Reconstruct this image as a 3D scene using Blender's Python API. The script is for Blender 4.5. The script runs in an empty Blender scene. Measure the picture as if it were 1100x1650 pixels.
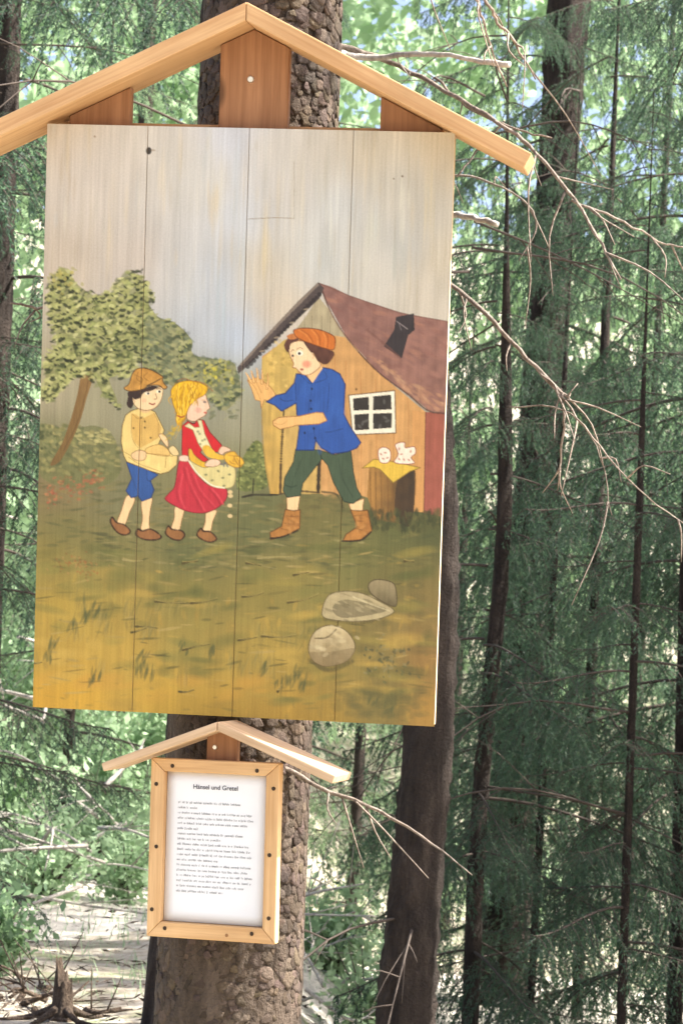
import bpy, bmesh, math, random
import numpy as np
from mathutils import Vector, Matrix

# ------------------------------------------------------------------ camera, sky, sun, exposure
scene = bpy.context.scene
COL = scene.collection
F_PX, CX, CY = 4000.0, 550.0, 825.0            # photograph: 1100 x 1650
PITCH, ROLL = math.radians(6.0), math.radians(2.3)
CAM = np.array([0.0, 0.0, 1.6])
_f = np.array([0, math.cos(PITCH), math.sin(PITCH)])
_u = np.array([0, -math.sin(PITCH), math.cos(PITCH)])
_r = np.array([1.0, 0, 0])
CR = math.cos(ROLL) * _r + math.sin(ROLL) * _u
CU = -math.sin(ROLL) * _r + math.cos(ROLL) * _u

cd = bpy.data.cameras.new('camera')
cam = bpy.data.objects.new('camera', cd)
COL.objects.link(cam)
cam.matrix_world = Matrix(((CR[0], CU[0], -_f[0], CAM[0]), (CR[1], CU[1], -_f[1], CAM[1]),
                           (CR[2], CU[2], -_f[2], CAM[2]), (0, 0, 0, 1)))
cd.sensor_fit = 'VERTICAL'
cd.sensor_height = 24.0
cd.lens = 24.0 * F_PX / 1650.0
cd.clip_start, cd.clip_end = 0.05, 2000
cd.dof.use_dof = True
cd.dof.focus_distance = 5.2
cd.dof.aperture_fstop = 9.0
scene.camera = cam

SUN_DIR = Vector((0.62, -0.04, 0.783)).normalized()      # towards the sun: high on the right, just behind the board's plane
w = bpy.data.worlds.new('World')
scene.world = w
w.use_nodes = True
nt = w.node_tree
sky = nt.nodes.new('ShaderNodeTexSky')
sky.sky_type = 'NISHITA'
sky.sun_disc = False
sky.sun_elevation = math.asin(SUN_DIR.z)
sky.sun_rotation = math.atan2(SUN_DIR.x, SUN_DIR.y)
sky.altitude = 900
sky.air_density = 0.7
sky.dust_density = 9.0
sky.ozone_density = 0.3
bg = nt.nodes['Background']
bg.inputs['Strength'].default_value = 0.13
nt.links.new(sky.outputs[0], bg.inputs['Color'])
sd = bpy.data.lights.new('sun', 'SUN')
sd.energy = 5.0
sd.angle = math.radians(0.53)
sd.color = (1.0, 0.95, 0.86)
sun = bpy.data.objects.new('sun', sd)
COL.objects.link(sun)
sun.rotation_euler = SUN_DIR.to_track_quat('Z', 'Y').to_euler()
sun.location = (6, 12, 16)
scene.view_settings.view_transform = 'Standard'
scene.view_settings.look = 'None'
scene.view_settings.gamma = 1.0
scene.view_settings.use_curve_mapping = False
scene.view_settings.exposure = 1.85
scene.cycles.max_bounces = 7
scene.cycles.transparent_max_bounces = 8

# ------------------------------------------------------------------ helpers
rng = np.random.default_rng(11)


def ray(px, py):
    d = (px - CX) / F_PX * CR - (py - CY) / F_PX * CU + _f
    return d


def at(px, py, Y):
    """point on the pixel's ray at world depth y = Y"""
    d = ray(px, py)
    return CAM + d * (Y / d[1])


def rotm(yaw, tilt, rl):
    y, t, r = np.radians([yaw, tilt, rl])
    Rz = np.array([[np.cos(y), -np.sin(y), 0], [np.sin(y), np.cos(y), 0], [0, 0, 1]])
    Rx = np.array([[1, 0, 0], [0, np.cos(t), -np.sin(t)], [0, np.sin(t), np.cos(t)]])
    Ry = np.array([[np.cos(r), 0, np.sin(r)], [0, 1, 0], [-np.sin(r), 0, np.cos(r)]])
    return Rz @ Rx @ Ry


class Pose:
    """a local frame: x right, y away, z up; loc(px,py,c) = pixel on its plane y = c"""
    def __init__(s, pos, R):
        s.p, s.R = np.array(pos, float), R

    def loc(s, px, py, c=0.0):
        d = s.R.T @ ray(px, py)
        o = s.R.T @ (CAM - s.p)
        return o + d * ((c - o[1]) / d[1])

    def matrix(s):
        m = Matrix.Identity(4)
        for i in range(3):
            for j in range(3):
                m[i][j] = s.R[i, j]
            m[i][3] = s.p[i]
        return m


def proj(P):
    q = np.asarray(P) - CAM
    z = q @ _f
    return np.stack([CX + F_PX * (q @ CR) / z, CY - F_PX * (q @ CU) / z], -1)


def fit_pose(pts, wd, ht, yaw, p0):
    x = np.array(list(p0) + [3.0, 0.0, ht])
    pts = np.array(pts, float)

    def res(x):
        R = rotm(yaw, x[3], x[4])
        h = x[5]
        L = np.array([[-wd/2, 0, h/2], [wd/2, 0, h/2], [wd/2, 0, -h/2], [-wd/2, 0, -h/2]])
        return (proj(L @ R.T + x[:3]) - pts).ravel()
    for _ in range(60):
        r = res(x)
        J = np.zeros((8, 6))
        for i in range(6):
            d = np.zeros(6); d[i] = 1e-5
            J[:, i] = (res(x + d) - r) / 1e-5
        x = x - np.linalg.solve(J.T @ J + 1e-6 * np.eye(6), J.T @ r)
    return Pose(x[:3], rotm(yaw, x[3], x[4])), x[5], x, res(x)


def link(o, parent=None):
    COL.objects.link(o)
    if parent is not None:
        o.parent = parent
    return o


def empty(name, mat=None, loc=None):
    o = bpy.data.objects.new(name, None)
    o.empty_display_size = 0.1
    COL.objects.link(o)
    if mat is not None:
        o.matrix_world = mat
    if loc is not None:
        o.location = loc
    return o


def tag(o, label=None, cat=None, group=None, kind=None):
    if label: o['label'] = label
    if cat: o['category'] = cat
    if group: o['group'] = group
    if kind: o['kind'] = kind
    return o


def mesh_np(name, V, Fc, mat=None, parent=None, smooth=False, col=None):
    """V (n,3); Fc (m,3) or (m,4)"""
    V = np.asarray(V, np.float32); Fc = np.asarray(Fc, np.int32)
    me = bpy.data.meshes.new(name)
    k = Fc.shape[1]
    me.vertices.add(len(V)); me.vertices.foreach_set('co', V.ravel())
    me.loops.add(Fc.size); me.loops.foreach_set('vertex_index', Fc.ravel())
    me.polygons.add(len(Fc))
    me.polygons.foreach_set('loop_start', np.arange(0, Fc.size, k, dtype=np.int32))
    me.polygons.foreach_set('loop_total', np.full(len(Fc), k, np.int32))
    if smooth:
        me.polygons.foreach_set('use_smooth', np.ones(len(Fc), bool))
    if col is not None:
        a = me.color_attributes.new('paint', 'FLOAT_COLOR', 'POINT')
        c = np.ones((len(V), 4), np.float32); c[:, :3] = col
        a.data.foreach_set('color', c.ravel())
    me.update(calc_edges=True)
    if mat: me.materials.append(mat)
    o = bpy.data.objects.new(name, me)
    return link(o, parent)


def from_bm(name, bm, mat=None, parent=None, smooth=False):
    me = bpy.data.meshes.new(name)
    bm.normal_update()
    bm.to_mesh(me); bm.free()
    if smooth:
        for p in me.polygons: p.use_smooth = True
    if mat: me.materials.append(mat)
    return link(bpy.data.objects.new(name, me), parent)


class MB:
    """collects triangles / quads in numpy"""
    def __init__(s): s.V, s.F, s.n = [], [], 0

    def add(s, V, Fc):
        V = np.asarray(V, float); Fc = np.asarray(Fc, int)
        if Fc.shape[1] == 4:
            Fc = np.concatenate([Fc[:, [0, 1, 2]], Fc[:, [0, 2, 3]]])
        s.V.append(V); s.F.append(Fc + s.n); s.n += len(V)

    def tube(s, pts, rad, seg=6, jit=0.0, cap=True):
        P = np.asarray(pts, float); n = len(P)
        r = np.interp(np.linspace(0, 1, n), np.linspace(0, 1, len(rad)), rad)
        T = np.gradient(P, axis=0); T /= np.linalg.norm(T, axis=1)[:, None] + 1e-9
        ref = np.array([0.13, 0.31, 0.94]) if abs(T[:, 2]).mean() < 0.8 else np.array([0.97, 0.2, 0.1])
        A = np.cross(T, ref); A /= np.linalg.norm(A, axis=1)[:, None] + 1e-9
        B = np.cross(T, A)
        th = np.arange(seg) * 2 * np.pi / seg
        rr = r[:, None] * (1 + (rng.uniform(-jit, jit, (n, seg)) if jit else 0))
        V = P[:, None] + rr[..., None] * (np.cos(th)[None, :, None] * A[:, None] + np.sin(th)[None, :, None] * B[:, None])
        V = V.reshape(-1, 3)
        i = np.arange(n - 1)[:, None] * seg; j = np.arange(seg)[None]; k = (j + 1) % seg
        Q = np.stack([i + j, i + k, i + seg + k, i + seg + j], -1).reshape(-1, 4)
        tri = np.concatenate([Q[:, [0, 1, 2]], Q[:, [0, 2, 3]]])
        if cap:
            V = np.concatenate([V, P[:1], P[-1:]])
            a, b = n * seg, n * seg + 1
            j = np.arange(seg); k = (j + 1) % seg
            tri = np.concatenate([tri, np.stack([np.full(seg, a), k, j], -1),
                                  np.stack([np.full(seg, b), (n-1)*seg + j, (n-1)*seg + k], -1)])
        s.add(V, tri)

    def build(s, name, mat=None, parent=None, smooth=True, col=None):
        return mesh_np(name, np.concatenate(s.V), np.concatenate(s.F), mat, parent, smooth, col)


def spline(pts, n=24):
    P = np.asarray(pts, float)
    if len(P) < 3:
        return P[0] + (P[-1] - P[0]) * np.linspace(0, 1, n)[:, None]
    Q = np.concatenate([2 * P[:1] - P[1:2], P, 2 * P[-1:] - P[-2:-1]])
    out = []
    m = len(P) - 1
    for t in np.linspace(0, m - 1e-6, n):
        i = int(t); u = t - i
        a, b, c, d = Q[i], Q[i+1], Q[i+2], Q[i+3]
        out.append(0.5 * (2*b + (c-a)*u + (2*a-5*b+4*c-d)*u*u + (3*b-a-3*c+d)*u**3))
    return np.array(out)


def lin(c):
    c = np.asarray(c, float) / 255.0
    return np.where(c <= 0.04045, c / 12.92, ((c + 0.055) / 1.055) ** 2.4)


# ------------------------------------------------------------------ materials
def new_mat(name):
    m = bpy.data.materials.new(name); m.use_nodes = True
    t = m.node_tree
    b = t.nodes['Principled BSDF']
    b.inputs['Roughness'].default_value = 0.7
    b.inputs['Specular IOR Level'].default_value = 0.3
    return m, t, b


def N(t, kind, **kw):
    n = t.nodes.new(kind)
    for k, v in kw.items():
        if k in n.inputs: n.inputs[k].default_value = v
        else: setattr(n, k, v)
    return n


def ramp(t, src, stops):
    r = t.nodes.new('ShaderNodeValToRGB')
    el = r.color_ramp.elements
    while len(el) < len(stops): el.new(0.5)
    for e, (p, c) in zip(el, stops):
        e.position = p; e.color = (*c, 1)
    t.links.new(src, r.inputs[0])
    return r.outputs[0]


def mixc(t, a, b, fac, mode='MIX'):
    m = t.nodes.new('ShaderNodeMix'); m.data_type = 'RGBA'; m.blend_type = mode
    for sock, v in ((m.inputs[6], a), (m.inputs[7], b), (m.inputs[0], fac)):
        if hasattr(v, 'links') or hasattr(v, 'is_linked'): t.links.new(v, sock)
        elif isinstance(v, (int, float)): sock.default_value = v
        else: sock.default_value = (*v, 1)
    return m.outputs[2]


def coords(t, scale=(1, 1, 1), which='Object'):
    tc = t.nodes.new('ShaderNodeTexCoord')
    mp = t.nodes.new('ShaderNodeMapping')
    mp.inputs['Scale'].default_value = scale
    t.links.new(tc.outputs[which], mp.inputs[0])
    return mp.outputs[0]


def noise(t, vec, scale, detail=4, rough=0.55, dist=0.0):
    n = N(t, 'ShaderNodeTexNoise', Scale=scale, Detail=detail, Roughness=rough, Distortion=dist)
    if vec is not None: t.links.new(vec, n.inputs['Vector'])
    return n.outputs['Fac']


def bump(t, b, h, strength=0.3, dist=0.01):
    n = N(t, 'ShaderNodeBump', Strength=strength, Distance=dist)
    t.links.new(h, n.inputs['Height']); t.links.new(n.outputs[0], b.inputs['Normal'])


def mat_wood(name, light, dark, axis, knots=True, rough=0.62):
    """sawn softwood, grain along the local axis"""
    m, t, b = new_mat(name)
    sc = [26, 26, 26]; sc[axis] = 1.1
    v = coords(t, tuple(sc))
    g1 = noise(t, v, 2.2, 6, 0.6, 0.6)
    sc2 = [160, 160, 160]; sc2[axis] = 5
    g2 = noise(t, coords(t, tuple(sc2)), 1.5, 3, 0.6)
    lo = noise(t, coords(t, (1, 1, 1)), 5.0, 3)
    mid = tuple((a + c) / 2 for a, c in zip(light, dark))
    c1 = ramp(t, g1, [(0.3, dark), (0.47, mid), (0.62, light), (0.8, tuple(min(1, x * 1.08) for x in light))])
    c2 = mixc(t, c1, ramp(t, g2, [(0.3, (0.72, 0.66, 0.6)), (0.65, (1, 1, 1))]), 0.45, 'MULTIPLY')
    c3 = mixc(t, c2, ramp(t, lo, [(0.3, (0.80, 0.76, 0.72)), (0.7, (1.05, 1.05, 1.05))]), 0.7, 'MULTIPLY')
    if knots:
        ks = [7, 7, 7]; ks[axis] = 3.2
        vo = N(t, 'ShaderNodeTexVoronoi', Scale=1.0, Randomness=1.0)
        t.links.new(coords(t, tuple(ks)), vo.inputs['Vector'])
        k = ramp(t, vo.outputs['Distance'], [(0.06, (1, 1, 1)), (0.13, (0, 0, 0))])
        c3 = mixc(t, c3, tuple(x * 0.45 for x in dark), k)
    t.links.new(c3, b.inputs['Base Color'])
    b.inputs['Roughness'].default_value = rough
    bump(t, b, g2, 0.25, 0.002)
    return m


LARCH_L, LARCH_D = (0.66, 0.42, 0.22), (0.52, 0.29, 0.135)
M_WOODX = mat_wood('planed_larch', LARCH_L, LARCH_D, 0)
M_WOODZ = mat_wood('sawn_larch_upright', (0.38, 0.19, 0.095), (0.26, 0.12, 0.055), 2)
M_FRAMEX = mat_wood('frame_pine_rail', (0.72, 0.47, 0.24), (0.55, 0.32, 0.14), 0, knots=False)
M_FRAMEZ = mat_wood('frame_pine_stile', (0.72, 0.47, 0.24), (0.55, 0.32, 0.14), 2, knots=False)
M_SHINGLE = mat_wood('weathered_pine', (0.68, 0.50, 0.33), (0.48, 0.32, 0.19), 0)
M_PLANKRAW = mat_wood('raw_pine_edge', (0.74, 0.60, 0.40), (0.58, 0.43, 0.26), 2, knots=False)


def mat_paint():
    m, t, b = new_mat('oil_paint_on_boards')
    a = t.nodes.new('ShaderNodeAttribute'); a.attribute_name = 'paint'
    g = noise(t, coords(t, (130, 130, 4)), 1.3, 5, 0.6)
    f = noise(t, coords(t, (1, 1, 1)), 260, 3, 0.7)
    c = mixc(t, a.outputs['Color'], ramp(t, g, [(0.3, (0.80, 0.78, 0.75)), (0.62, (1.03, 1.03, 1.03))]), 0.55, 'MULTIPLY')
    c = mixc(t, c, ramp(t, f, [(0.3, (0.86, 0.86, 0.86)), (0.65, (1.06, 1.06, 1.06))]), 0.6, 'MULTIPLY')
    t.links.new(c, b.inputs['Base Color'])
    b.inputs['Roughness'].default_value = 0.6
    s = N(t, 'ShaderNodeMath', operation='ADD'); t.links.new(g, s.inputs[0]); t.links.new(f, s.inputs[1])
    bump(t, b, s.outputs[0], 0.22, 0.0015)
    return m


M_PAINT = mat_paint()


def mat_plain(name, c, rough=0.6, metal=0.0, var=0.2, scale=30):
    m, t, b = new_mat(name)
    n = noise(t, coords(t), scale, 4)
    cc = ramp(t, n, [(0.3, tuple(x * (1 - var) for x in c)), (0.7, tuple(min(1, x * (1 + var)) for x in c))])
    t.links.new(cc, b.inputs['Base Color'])
    b.inputs['Roughness'].default_value = rough
    b.inputs['Metallic'].default_value = metal
    return m


M_SCREW = mat_plain('dark_screw_steel', (0.05, 0.035, 0.025), 0.5, 0.6)
M_ZINC = mat_plain('zinc_screw', (0.7, 0.66, 0.6), 0.3, 0.9)
M_PAPER = mat_plain('office_paper', (0.78, 0.79, 0.81), 0.8, 0, 0.015, 12)
M_INK = mat_plain('printer_ink', (0.05, 0.05, 0.07), 0.8, 0, 0.05)
M_KNOTHOLE = mat_plain('knot_dark', (0.025, 0.02, 0.015), 0.9)


def mat_bark(name, a, b_, c, sx=30, sz=8, strength=0.9, dist=0.02):
    m, t, b = new_mat(name)
    v = coords(t, (sx, sx, sz))
    n1 = noise(t, v, 1.0, 6, 0.65, 0.4)
    n2 = noise(t, coords(t), 5, 3)
    n3 = noise(t, coords(t), 90, 4, 0.7)
    c1 = ramp(t, n1, [(0.28, a), (0.5, b_), (0.72, c)])
    c1 = mixc(t, c1, ramp(t, n2, [(0.35, (0.62, 0.62, 0.62)), (0.65, (1.1, 1.08, 1.05))]), 0.8, 'MULTIPLY')
    c1 = mixc(t, c1, ramp(t, n3, [(0.3, (0.6, 0.6, 0.6)), (0.7, (1.2, 1.2, 1.2))]), 0.6, 'MULTIPLY')
    t.links.new(c1, b.inputs['Base Color'])
    b.inputs['Roughness'].default_value = 0.9
    s = N(t, 'ShaderNodeMath', operation='ADD'); t.links.new(n1, s.inputs[0]); t.links.new(n3, s.inputs[1])
    bump(t, b, s.outputs[0], strength, dist)
    return m


def mat_bark_scales():
    m, t, b = new_mat('spruce_bark_scales')
    a = t.nodes.new('ShaderNodeAttribute'); a.attribute_name = 'paint'
    n3 = noise(t, coords(t), 120, 4, 0.7)
    n2 = noise(t, coords(t), 6, 3)
    c1 = mixc(t, a.outputs['Color'], ramp(t, n3, [(0.3, (0.6, 0.6, 0.6)), (0.7, (1.15, 1.15, 1.15))]), 0.8, 'MULTIPLY')
    c1 = mixc(t, c1, ramp(t, n2, [(0.35, (0.65, 0.65, 0.65)), (0.65, (1.1, 1.1, 1.1))]), 0.8, 'MULTIPLY')
    t.links.new(c1, b.inputs['Base Color'])
    b.inputs['Roughness'].default_value = 0.88
    bump(t, b, n3, 0.9, 0.008)
    return m


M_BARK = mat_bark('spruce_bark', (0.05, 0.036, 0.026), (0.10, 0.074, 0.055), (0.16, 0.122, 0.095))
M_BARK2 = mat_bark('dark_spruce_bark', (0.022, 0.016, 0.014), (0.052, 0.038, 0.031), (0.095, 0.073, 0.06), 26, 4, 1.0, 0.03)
M_SCALES = mat_bark_scales()
M_DEAD = mat_bark('dead_branch_bark', (0.11, 0.085, 0.07), (0.25, 0.205, 0.17), (0.42, 0.36, 0.31), 60, 60, 0.9, 0.006)
M_GREYWOOD = mat_bark('bleached_sunlit_wood', (0.30, 0.27, 0.24), (0.45, 0.42, 0.38), (0.62, 0.59, 0.55), 60, 14, 0.6, 0.006)  # bleached wood, also the painted sun tone of two dead stubs
M_STUMP = mat_bark('rotten_stump', (0.04, 0.03, 0.022), (0.10, 0.07, 0.05), (0.19, 0.14, 0.10), 50, 10, 1.0, 0.02)


def mat_leaf(name, a, b_, tr, tfac=0.35, scale=2.2, rough=0.55):
    m, t, b = new_mat(name)
    geo = t.nodes.new('ShaderNodeNewGeometry')
    n = noise(t, geo.outputs['Position'], scale, 5, 0.6)
    c = ramp(t, n, [(0.32, a), (0.68, b_)])
    t.links.new(c, b.inputs['Base Color'])
    b.inputs['Roughness'].default_value = rough
    tl = N(t, 'ShaderNodeBsdfTranslucent', Color=(*tr, 1))
    mx = N(t, 'ShaderNodeMixShader', Fac=tfac)
    t.links.new(b.outputs[0], mx.inputs[1]); t.links.new(tl.outputs[0], mx.inputs[2])
    t.links.new(mx.outputs[0], t.nodes['Material Output'].inputs['Surface'])
    return m


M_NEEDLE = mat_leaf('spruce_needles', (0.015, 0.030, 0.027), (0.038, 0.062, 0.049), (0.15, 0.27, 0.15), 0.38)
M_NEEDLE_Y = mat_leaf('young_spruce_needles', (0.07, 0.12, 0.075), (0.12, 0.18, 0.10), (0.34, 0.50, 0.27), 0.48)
M_LEAF = mat_leaf('sunlit_leaves', (0.13, 0.21, 0.11), (0.23, 0.32, 0.18), (0.52, 0.70, 0.44), 0.5, 0.7)
M_TWIG = mat_plain('bare_twig', (0.07, 0.054, 0.044), 0.85)


def mat_ground():
    m, t, b = new_mat('forest_floor')
    v = coords(t)
    n1 = noise(t, v, 0.6, 5, 0.6); n2 = noise(t, v, 14, 6, 0.7); n3 = noise(t, v, 3.0, 4)
    c = ramp(t, n2, [(0.3, (0.22, 0.18, 0.13)), (0.5, (0.40, 0.35, 0.28)), (0.7, (0.54, 0.50, 0.43))])
    g = ramp(t, n3, [(0.50, (0, 0, 0)), (0.70, (1, 1, 1))])
    c = mixc(t, c, (0.14, 0.19, 0.07), g)
    c = mixc(t, c, ramp(t, n1, [(0.35, (0.75, 0.75, 0.75)), (0.65, (1.1, 1.1, 1.1))]), 0.8, 'MULTIPLY')
    t.links.new(c, b.inputs['Base Color'])
    b.inputs['Roughness'].default_value = 0.95
    bump(t, b, n2, 0.8, 0.04)
    return m


M_GROUND = mat_ground()
M_SUNLIT_STRIP = mat_plain('sunlit_strip_pale', (0.52, 0.48, 0.42), 0.95, 0, 0.25, 45)  # pale tone stands in for sun glare on the clearing

# ------------------------------------------------------------------ terrain


def gz(x, y):
    x = np.asarray(x, float); y = np.asarray(y, float)
    z = np.where(y < 16, 0.03 * np.maximum(y, -30), 0.48)
    z = z + np.where(y > 26, 0.24 * (y - 26) + 1.2, 1.2 * ((np.clip(y, 16, 26) - 16) / 10) ** 2)
    t = np.clip((0.35 - x) / 0.9, 0, 1); t = t * t * (3 - 2 * t)
    k = np.clip((y - 4) / 4, 0, 1)
    z = z + 0.55 * t * k * (3 - 2 * k) * k
    z = z + 0.03 * np.sin(x * 1.3 + 0.4) * np.sin(y * 0.9) + 0.02 * np.sin(x * 4.1 + y * 3.3)
    z = z + np.clip(np.abs(x) - 6, 0, 60) * 0.02
    return z


def build_ground():
    # finer near the camera axis, reaching far out
    g = np.sign(np.linspace(-1, 1, 141)) * np.abs(np.linspace(-1, 1, 141)) ** 2.6 * 160
    ys = np.concatenate([np.linspace(-60, 3, 22)[:-1], np.linspace(3, 26, 110)[:-1], 26 + np.linspace(0, 1, 50) ** 2 * 240])
    X, Y = np.meshgrid(g, ys)
    Z = gz(X, Y)
    V = np.stack([X, Y, Z], -1).reshape(-1, 3)
    n, m = len(ys), len(g)
    i = np.arange(n - 1)[:, None] * m; j = np.arange(m - 1)[None]
    Q = np.stack([i + j, i + j + 1, i + m + j + 1, i + m + j], -1).reshape(-1, 4)
    o = mesh_np('ground', V, Q, M_GROUND, None, True)
    tag(o, 'sunlit forest floor rising gently behind the spruce', kind='structure')
    # pale strip painting the sun-blown brightness of the clearing onto the ground
    xs = np.linspace(-7, 7, 90); V = []; 
    for k in range(9):
        f = k / 8.0
        yy = 10.2 + f * 4.6 + 0.35 * np.sin(xs * 0.8 + 1) + 0.08 * np.sin(xs * 5.0 + k)
        V.append(np.stack([xs, yy, gz(xs, yy) + -0.02 + 0.045 * math.sin(math.pi * f) ** .5], -1))
    V = np.concatenate(V); m = 90
    i = np.arange(8)[:, None] * m; j = np.arange(m - 1)[None]
    Q = np.stack([i + j, i + j + 1, i + m + j + 1, i + m + j], -1).reshape(-1, 4)
    o = mesh_np('sunlit_strip', V, Q, M_SUNLIT_STRIP, None, True)
    tag(o, 'pale strip for the sun glare on the clearing floor', kind='structure')


build_ground()

# ------------------------------------------------------------------ the painting (pigment rasterised to cells on the boards)
BOARD_W = 0.86
SIGN, BOARD_H, _x, _res = fit_pose([[77, 198], [732, 215], [700, 1170], [53, 1140]], BOARD_W, 1.24, -6.5, (-0.2, 5.2, 2.35))
print('SIGN', _x.round(3), _res.round(1))
GW, GH = 488, 704                       # paint cells
SS = 2
CW, CH = GW * SS, GH * SS
_s_px = CW / 651.0                      # canvas pixels per photograph pixel
canvas = np.zeros((CH, CW, 3)); ids = np.zeros((CH, CW), np.uint8)
prng = np.random.default_rng(5)


def to_canvas(pts):
    out = []
    for p in np.atleast_2d(np.asarray(pts, float)):
        q = SIGN.loc(p[0], p[1])
        out.append(((q[0] / BOARD_W + 0.5) * CW, (0.5 - q[2] / BOARD_H) * CH))
    return np.array(out)


def crop(ox, oy, s):
    return lambda *pts: [(ox + x / s, oy + y / s) for x, y in pts]


def blob_noise(shape, sx, sy, seed):
    """smooth noise 0..1 with cell size sx, sy canvas px"""
    r = np.random.default_rng(seed)
    h, w_ = shape
    gh, gw = int(h / sy) + 3, int(w_ / sx) + 3
    G = r.random((gh, gw))
    yy = np.arange(h) / sy; xx = np.arange(w_) / sx
    iy = yy.astype(int); ix = xx.astype(int)
    fy = yy - iy; fx = xx - ix
    fy = (fy * fy * (3 - 2 * fy))[:, None]; fx = (fx * fx * (3 - 2 * fx))[None]
    a = G[iy][:, ix]; b = G[iy][:, ix + 1]; c = G[iy + 1][:, ix]; d = G[iy + 1][:, ix + 1]
    return (a * (1 - fx) + b * fx) * (1 - fy) + (c * (1 - fx) + d * fx) * fy


def bez(P, n=6):
    """closed Catmull-Rom through canvas points"""
    P = np.asarray(P); m = len(P); out = []
    for i in range(m):
        a, b, c, d = P[i-1], P[i], P[(i+1) % m], P[(i+2) % m]
        for u in np.linspace(0, 1, n, endpoint=False):
            out.append(0.5 * (2*b + (c-a)*u + (2*a-5*b+4*c-d)*u*u + (3*b-a-3*c+d)*u**3))
    return np.array(out)


def poly_mask(P):
    x0, y0 = np.floor(P.min(0)).astype(int) - 1; x1, y1 = np.ceil(P.max(0)).astype(int) + 2
    x0, y0 = max(x0, 0), max(y0, 0); x1, y1 = min(x1, CW), min(y1, CH)
    if x1 <= x0 or y1 <= y0: return None
    m = np.zeros((y1 - y0, x1 - x0), bool)
    px = np.arange(x0, x1) + 0.5
    xa, ya = P[:, 0], P[:, 1]; xb, yb = np.roll(xa, -1), np.roll(ya, -1)
    for r, y in enumerate(np.arange(y0, y1) + 0.5):
        k = (ya <= y) != (yb <= y)
        if not k.any(): continue
        xs = np.sort(xa[k] + (y - ya[k]) / (yb[k] - ya[k]) * (xb[k] - xa[k]))
        m[r] = (np.searchsorted(xs, px) % 2) == 1
    return m, slice(y0, y1), slice(x0, x1)


def fill(pts, c, fid=None, smooth=True, var=0.07, grain=(3, 22), alpha=1.0, c2=None, vert=True, edge=None, ew=1.3):
    P = to_canvas(pts)
    if smooth: P = bez(P)
    r = poly_mask(P)
    if r is None: return
    m, sy, sx = r
    n = blob_noise(m.shape, grain[0] * _s_px, grain[1] * _s_px, prng.integers(1e9))
    n2 = blob_noise(m.shape, 9 * _s_px, 12 * _s_px, prng.integers(1e9))
    C = lin(c)[None, None] * np.ones((*m.shape, 3))
    if c2 is not None:
        if vert: t = np.linspace(0, 1, m.shape[0])[:, None, None]
        else: t = np.linspace(0, 1, m.shape[1])[None, :, None]
        t = np.clip(t + 0.5 * (n2 - 0.5)[..., None], 0, 1)
        C = C * (1 - t) + lin(c2) * t
    C = C * (1 + var * 2 * (n - 0.5) + var * 2 * (n2 - 0.5))[..., None]
    A = m[..., None] * alpha
    canvas[sy, sx] = canvas[sy, sx] * (1 - A) + C * A
    if fid is not None: ids[sy, sx][m] = fid
    if edge is not None:
        Q = np.concatenate([P, P[:1]])
        line(None, edge, ew * 1.35, 0.85, fid, canvas_pts=Q)


def dab(x, y, rx, ry, ang, c, a=0.7, hard=1.5):
    """soft elliptical brush mark, canvas coordinates"""
    R = max(rx, ry) + 1
    x0, x1 = max(int(x - R), 0), min(int(x + R) + 2, CW)
    y0, y1 = max(int(y - R), 0), min(int(y + R) + 2, CH)
    if x1 <= x0 or y1 <= y0: return
    X, Y = np.meshgrid(np.arange(x0, x1) + 0.5 - x, np.arange(y0, y1) + 0.5 - y)
    ca, sa = math.cos(ang), math.sin(ang)
    u = (X * ca + Y * sa) / rx; v = (-X * sa + Y * ca) / ry
    d = np.clip(1 - (u * u + v * v), 0, 1)
    k = np.clip(d * hard, 0, 1)[..., None] * a
    canvas[y0:y1, x0:x1] = canvas[y0:y1, x0:x1] * (1 - k) + c * k


def line(pts, c, wd=1.5, a=0.85, fid=None, canvas_pts=None, taper=False):
    P = canvas_pts if canvas_pts is not None else to_canvas(spline(pts, 26) if len(pts) > 2 else pts)
    cl = lin(c)
    r = max(wd * _s_px / 2, 0.75)
    for i in range(len(P) - 1):
        d = np.linalg.norm(P[i+1] - P[i]); k = max(int(d / (r * 0.9)), 1)
        for u in np.linspace(0, 1, k, endpoint=False):
            q = P[i] + (P[i+1] - P[i]) * u
            rr = r * (1 - 0.7 * (i + u) / len(P)) if taper else r
            rr *= prng.uniform(0.8, 1.15)
            dab(q[0], q[1], rr, rr, 0, cl, a, 2.2)


def spot(px, py, rx, ry, c, a=0.8, ang=0.0, hard=1.6):
    q = to_canvas([(px, py)])[0]
    dab(q[0], q[1], rx * _s_px, ry * _s_px, ang, lin(c), a, hard)


def scatter(region, n, cols, rx, ry, ang=(-0.4, 0.4), a=(0.3, 0.7), fid=None, dens=None):
    """brush dabs inside a region (photo px polygon)"""
    P = bez(to_canvas(region)); r = poly_mask(P)
    m, sy, sx = r
    yy, xx = np.nonzero(m)
    for k in prng.integers(0, len(yy), n):
        x, y = xx[k] + sx.start, yy[k] + sy.start
        c = lin(cols[prng.integers(len(cols))]) * prng.uniform(0.85, 1.15)
        dab(x, y, prng.uniform(*rx) * _s_px, prng.uniform(*ry) * _s_px, prng.uniform(*ang), c, prng.uniform(*a), 1.25)
        if fid is not None:
            rr = int(rx[0] * _s_px)
            ids[max(y-rr, 0):y+rr, max(x-rr, 0):x+rr] = fid


ID_TREE, ID_HOUSE, ID_BOY, ID_GIRL, ID_MAN, ID_TABLE, ID_STONE, ID_BUSH = 1, 2, 3, 4, 5, 6, 7, 8


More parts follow.
